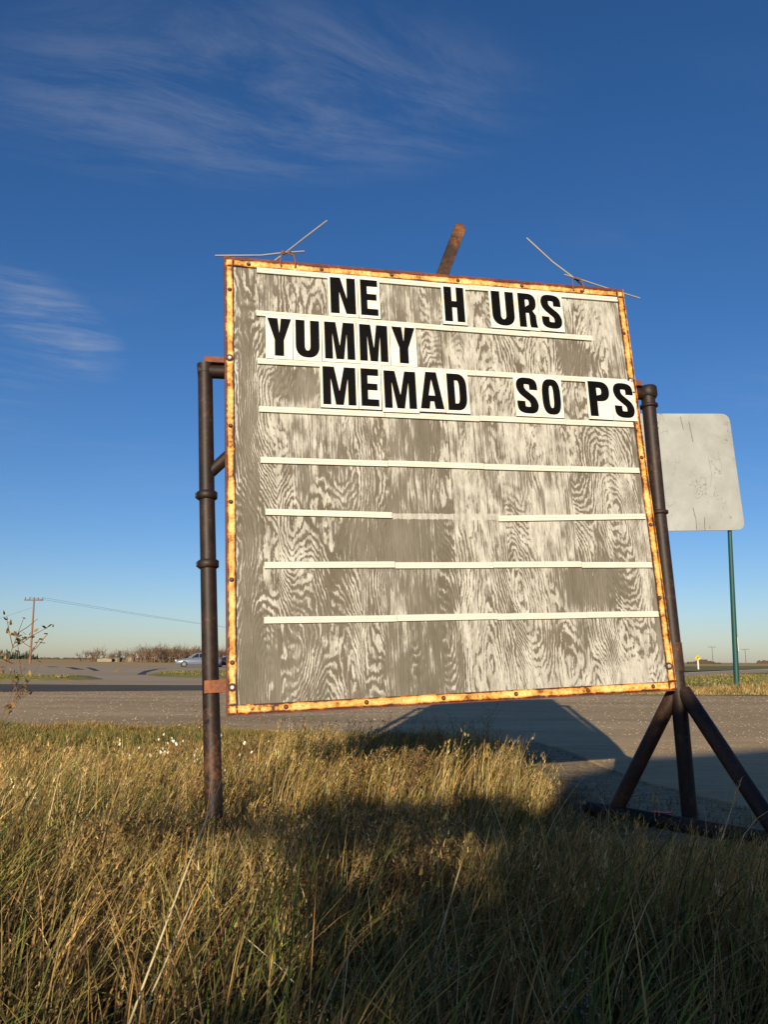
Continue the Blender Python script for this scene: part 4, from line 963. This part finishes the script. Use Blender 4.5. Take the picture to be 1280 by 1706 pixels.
# ------------------------------------------------------------------ single weeds and stalks
def tints(n, pal): return pick(n, pal, [1] * len(pal), .22)
def weed(name, base, h, label, cat, group=None, stems=3, leaves=60, lsize=.012, spread=.5, pal=(BROWN, TAN), lean=(.15, 0), seed=1, tipw=.45, th=.0022, branch=5):
    rs_ = np.random.default_rng(seed); base = Vector(base); root = empty(name, base); tag(root, label, cat, group)
    mbs = MB(); pts = []
    for i in range(stems):
        dx, dy = lean[0] + spread * .5 * rs_.normal(), lean[1] + spread * .5 * rs_.normal(); hh = h * rs_.uniform(.72, 1.0)
        pl2 = [Vector((dx * hh * (t ** 1.6), dy * hh * (t ** 1.6), hh * t)) for t in (0, .3, .55, .8, 1)]
        mbs.tube(pl2, [th, th * .9, th * .75, th * .6, th * .4], 4, False, False)
        for j in range(branch):
            t = rs_.uniform(1 - tipw, 1); q = (t - .0) * 4; a = pl2[min(3, int(t * 4))]; b_ = pl2[min(4, int(t * 4) + 1)]; s = a.lerp(b_, t * 4 - int(t * 4) if t < 1 else 1)
            d = Vector((rs_.normal() * .7, rs_.normal() * .5, rs_.uniform(.2, 1))).normalized(); L = h * rs_.uniform(.05, .17); e = s + d * L
            mbs.tube([s, s + d * L * .5 + Vector((0, 0, -.003)), e], [th * .55, th * .5, th * .35], 3, False, False)
            pts += [s.lerp(e, k) for k in (.45, .7, .9, 1.0)]
        pts += [pl2[3].lerp(pl2[4], k) for k in (.3, .6, 1)]
    me_ = mbs.build('stem', M['weedstem'], root)
    Gq = Blades(); idx = rs_.integers(0, len(pts), leaves); pp = np.array([pts[i][:] for i in idx]) + rs_.normal(0, lsize * .45, (leaves, 3))
    Gq.add(pp, lsize * rs_.uniform(.5, 1.5, leaves), np.stack([rs_.normal(0, .6, leaves), rs_.normal(0, .6, leaves)], 1), lsize * rs_.uniform(.35, .8, leaves), tints(leaves, pal), 2, 1.2, .25)
    Gq.build('seed_head', M['blade'], root)['kind'] = 'stuff'
    return root
M['weedstem'] = flat('dry_stem', (.17, .105, .05), .85, 0, .3, 20)
M['palestem'] = flat('pale_straw', (.62, .50, .27), .7, 0, .2, 20)
def gbase(px, py, Y):
    p = at(px, py, Y); return (p.x, p.y, gz1(p.x, p.y))
# tall weed at the left edge, its tips over the horizon
p = at(62, 1046, 2.5); weed('weed_plant', (p.x - .24, 2.5, gz1(p.x, 2.5)), p.z - gz1(p.x, 2.5) + .06, 'tall dry weed with curled brown leaves at the left edge, under the utility pole', 'weed', None, 3, 100, .017, .10, (BROWN, (.10, .06, .03), TAN), (.22, 0), 11, .16, .0024, 6)
p = at(308, 1186, 4.6); weed('weed_plant', (p.x - .06, 4.6, gz1(p.x, 4.6)), p.z, 'dry weed with dark seed clusters just left of the left post', 'weed', None, 3, 46, .013, .25, (BROWN, TAN, PALE), (.12, 0), 12, .3, .002, 5)
ORD = ['leftmost', 'second', 'fourth', 'fifth', 'sixth', 'seventh', 'eighth', 'ninth', 'tenth', 'rightmost', 'third']
for i, (px, py, Y) in enumerate([(404, 1203, 5.8), (418, 1210, 6.1), (646, 1186, 6.7), (664, 1196, 6.4), (688, 1176, 6.9), (722, 1182, 6.6), (742, 1192, 7.1), (771, 1180, 6.8), (800, 1172, 7.0), (815, 1180, 6.6), (602, 1192, 6.3)]):
    p = at(px, py, Y); g = gz1(p.x, Y)
    weed('thin_weed', (p.x - .03, Y, g), p.z - g, f'thin dark leafless weed against the gravel under the board, {ORD[i]} from the left' if 'most' not in ORD[i] else f'{ORD[i]} thin dark leafless weed against the gravel under the board', 'weed', 'thin weeds under the board', 3, 26, .009, .42, (BROWN, (.10, .06, .03)), (.08, 0), 30 + i, .55, .0018, 7)
# bushy brown seed weeds in the foreground
for i, (px, py, Y, hh_, lb, pal) in enumerate([
        (668, 1392, 3.0, .38, 'tallest bushy tan seed weed below the middle of the board', (STRAW, PALE, TAN)), (612, 1400, 3.1, .36, 'bushy brown weed just left of the tallest seed weed', (TAN, STRAW, BROWN)),
        (712, 1410, 2.9, .34, 'brown seed weed at the edge of the shadow, right of the tallest seed weed', (TAN, STRAW)), (560, 1400, 3.0, .34, 'sprawling olive weed in the middle of the weed patch', (OLIVE, STRAW, TAN)),
        (505, 1405, 3.05, .34, 'pale tan weed at the left of the weed patch under the board', (STRAW, TAN, PALE)), (640, 1450, 2.6, .33, 'brown weed in front of the tallest seed weed', (BROWN, TAN)),
        (580, 1460, 2.55, .33, 'olive and tan weed low in the weed patch', (OLIVE, TAN, BROWN)), (690, 1470, 2.5, .32, 'dark tan weed at the lower right of the weed patch', (TAN, BROWN)),
        (520, 1470, 2.5, .31, 'loose straw weed at the lower left of the weed patch', (STRAW, TAN, OLIVE)), (455, 1440, 2.7, .30, 'yellow green weed right of the left post foot', (OLIVE, STRAW, GREEN)),
        (300, 1395, 2.9, .34, 'brown leafy weed left of the left post foot', (BROWN, TAN, STRAW)), (245, 1390, 2.95, .35, 'rust brown weed beside the brown leafy one', (BROWN, TAN)),
        (190, 1400, 2.9, .34, 'tan weed with curled leaves in the left grass', (TAN, BROWN, STRAW)), (150, 1440, 2.4, .33, 'tan seed weed in the left foreground', (TAN, STRAW)),
        (400, 1520, 2.2, .28, 'low tangled olive weed by the long stalk', (OLIVE, TAN, STRAW)), (480, 1540, 2.1, .28, 'low tangled weed in the middle foreground', (OLIVE, TAN, BROWN)),
        (600, 1255, 5.2, .34, 'reddish brown weed in the golden grass under the board', (BROWN, TAN)), (690, 1250, 5.3, .36, 'dark brown seed weed in the golden grass under the board', (BROWN, TAN))]):
    p = at(px, py, Y); g = gz1(p.x, Y)
    weed('seed_weed', (p.x - .03, Y, g), hh_, lb, 'weed', 'bushy seed weeds in the grass', 12, 1500, .0125, .62, pal, (.10, 0), 50 + i, .85, .0020, 16)
GREYW = ((.42, .38, .30), (.55, .50, .40), (.30, .26, .19))
for i, (px, py, Y, lb) in enumerate([(938, 1592, 1.75, 'grey feathery weed spike at the bottom, left one of a pair'), (975, 1600, 1.7, 'grey feathery weed spike at the bottom, right one of a pair'), (760, 1560, 1.9, 'grey feathery weed beside the tall seeded stalk'), (785, 1478, 2.3, 'pale feathery weed spike behind the tall seeded stalk'), (730, 1600, 1.8, 'pale fluffy weed low in the foreground')]):
    p = at(px, py, Y); g = gz1(p.x, Y)
    weed('feathery_weed', (p.x - .02, Y, g), p.z - g, lb, 'weed', 'feathery weeds in the shade', 2, 150, .0075, .10, GREYW, (.04, 0), 80 + i, .5, .0016, 9)
# long stalks
def stalk(p0, p1, r_, label, head=0, seed=1, droop=.0):
    p0, p1 = Vector(p0), Vector(p1); root = empty('grass_stalk', p0); tag(root, label, 'grass stalk', 'long pale stalks')
    d = p1 - p0; pts = [d * t + Vector((0, 0, -droop * (t * t) + droop * t)) for t in (0, .25, .5, .75, 1)]
    mb = MB(); mb.tube(pts, [r_, r_ * .9, r_ * .8, r_ * .65, r_ * .4], 5, False, True); mb.build('stem', M['palestem'], root)
    if head:
        g = Blades(); rs_ = np.random.default_rng(seed); n = head; t = rs_.uniform(.80, 1.0, n); b = np.array([pts[3].lerp(pts[4], (q - .75) * 4)[:] for q in t])
        g.add(b, rs_.uniform(.012, .030, n), np.stack([rs_.normal(.2, .4, n), rs_.normal(0, .4, n)], 1), np.full(n, .0042), pick(n, [PALE, STRAW], [1, 1]), 2)
        g.build('seed_head', M['blade'], root)['kind'] = 'stuff'
p = at(215, 1706, 1.55); stalk((p.x, 1.55, p.z), at(372, 1292, 1.95), .0026, 'longest pale stalk slanting across the foot of the left post', 0, 1, .02)
p = at(238, 1690, 1.60); stalk((p.x, 1.60, p.z), at(330, 1480, 1.9), .0026, 'shorter pale stalk beside the longest one', 0, 2)
p = at(690, 1700, 1.75); stalk((p.x, 1.75, p.z), at(782, 1395, 2.1), .0026, 'tall stalk with a pale seed head in the middle foreground', 110, 3)
p = at(40, 1500, 2.6); stalk((p.x, 2.6, gz1(p.x, 2.6)), at(112, 1232, 2.9), .0020, 'arching stalk with drooping seed head at the left', 90, 4, .06)
p = at(90, 1480, 2.7); stalk((p.x, 2.7, gz1(p.x, 2.7)), at(148, 1255, 2.9), .0018, 'thin seeded stalk right of the arching one', 70, 5, .04)
p = at(1150, 1480, 2.9); stalk((p.x, 2.9, gz1(p.x, 2.9)), at(1235, 1300, 3.3), .0020, 'thin bent stalk crossing the right leg of the sign', 40, 6, .03)
p = at(675, 1560, 2.0); stalk((p.x - .04, 1.8, gz1(p.x, 1.8)), at(408, 1560, 1.8), .0022, 'bent straw lying low in the middle foreground', 0, 7, .10)

# white seed fluff on the lawn, pebbles on the lot
M['fluff'] = flat('white_fluff', (.75, .72, .64), .9); M['stone'] = flat('pebble', (.42, .32, .21), .85, 0, .5, 3)
mb = MB()
for i in range(46):
    x, y = rng.normal(-1.55, .35), rng.uniform(5.6, 7.6); r_ = rng.uniform(.006, .016); z = gz1(x, y) + rng.uniform(.08, .16)
    a = rng.uniform(0, 6); mb.add([(x + r_ * math.cos(a + k * 2.1), y + r_ * math.sin(a + k * 2.1), z + (k % 2) * r_) for k in range(3)] + [(x, y, z + r_ * 1.4), (x, y, z - r_)], [(0, 1, 3), (1, 2, 3), (2, 0, 3), (0, 1, 4), (1, 2, 4), (2, 0, 4)])
o = mb.build('seed_fluff', M['fluff']); tag(o, 'white seed fluff caught in the short grass left of the post', 'fluff', None, 'stuff')
mb = MB()
for i in range(9000):
    y = 5 + 14 * rng.random() ** 1.4; x = rng.uniform(-.55, .55) * y
    if y < edge_y(x) - .25: continue
    r_ = rng.uniform(.003, .008) * (1 + .07 * y); z = gz1(x, y) + .022; a = rng.uniform(0, 6)
    q = [(x + r_ * rng.uniform(.7, 1.2) * math.cos(a + k * 1.57), y + r_ * rng.uniform(.7, 1.2) * math.sin(a + k * 1.57), z + r_ * .15) for k in range(4)] + [(x + r_ * .2, y, z + r_ * rng.uniform(.5, .9))]
    mb.add(q, [(0, 1, 4), (1, 2, 4), (2, 3, 4), (3, 0, 4)])
me = bpy.data.meshes.new('gravel_stones'); me.from_pydata(mb.v, [], mb.f); me.materials.append(M['stone'])
o = bpy.data.objects.new('gravel_stones', me); link(o); tag(o, 'loose stones scattered over the gravel lot', 'gravel', None, 'stuff')
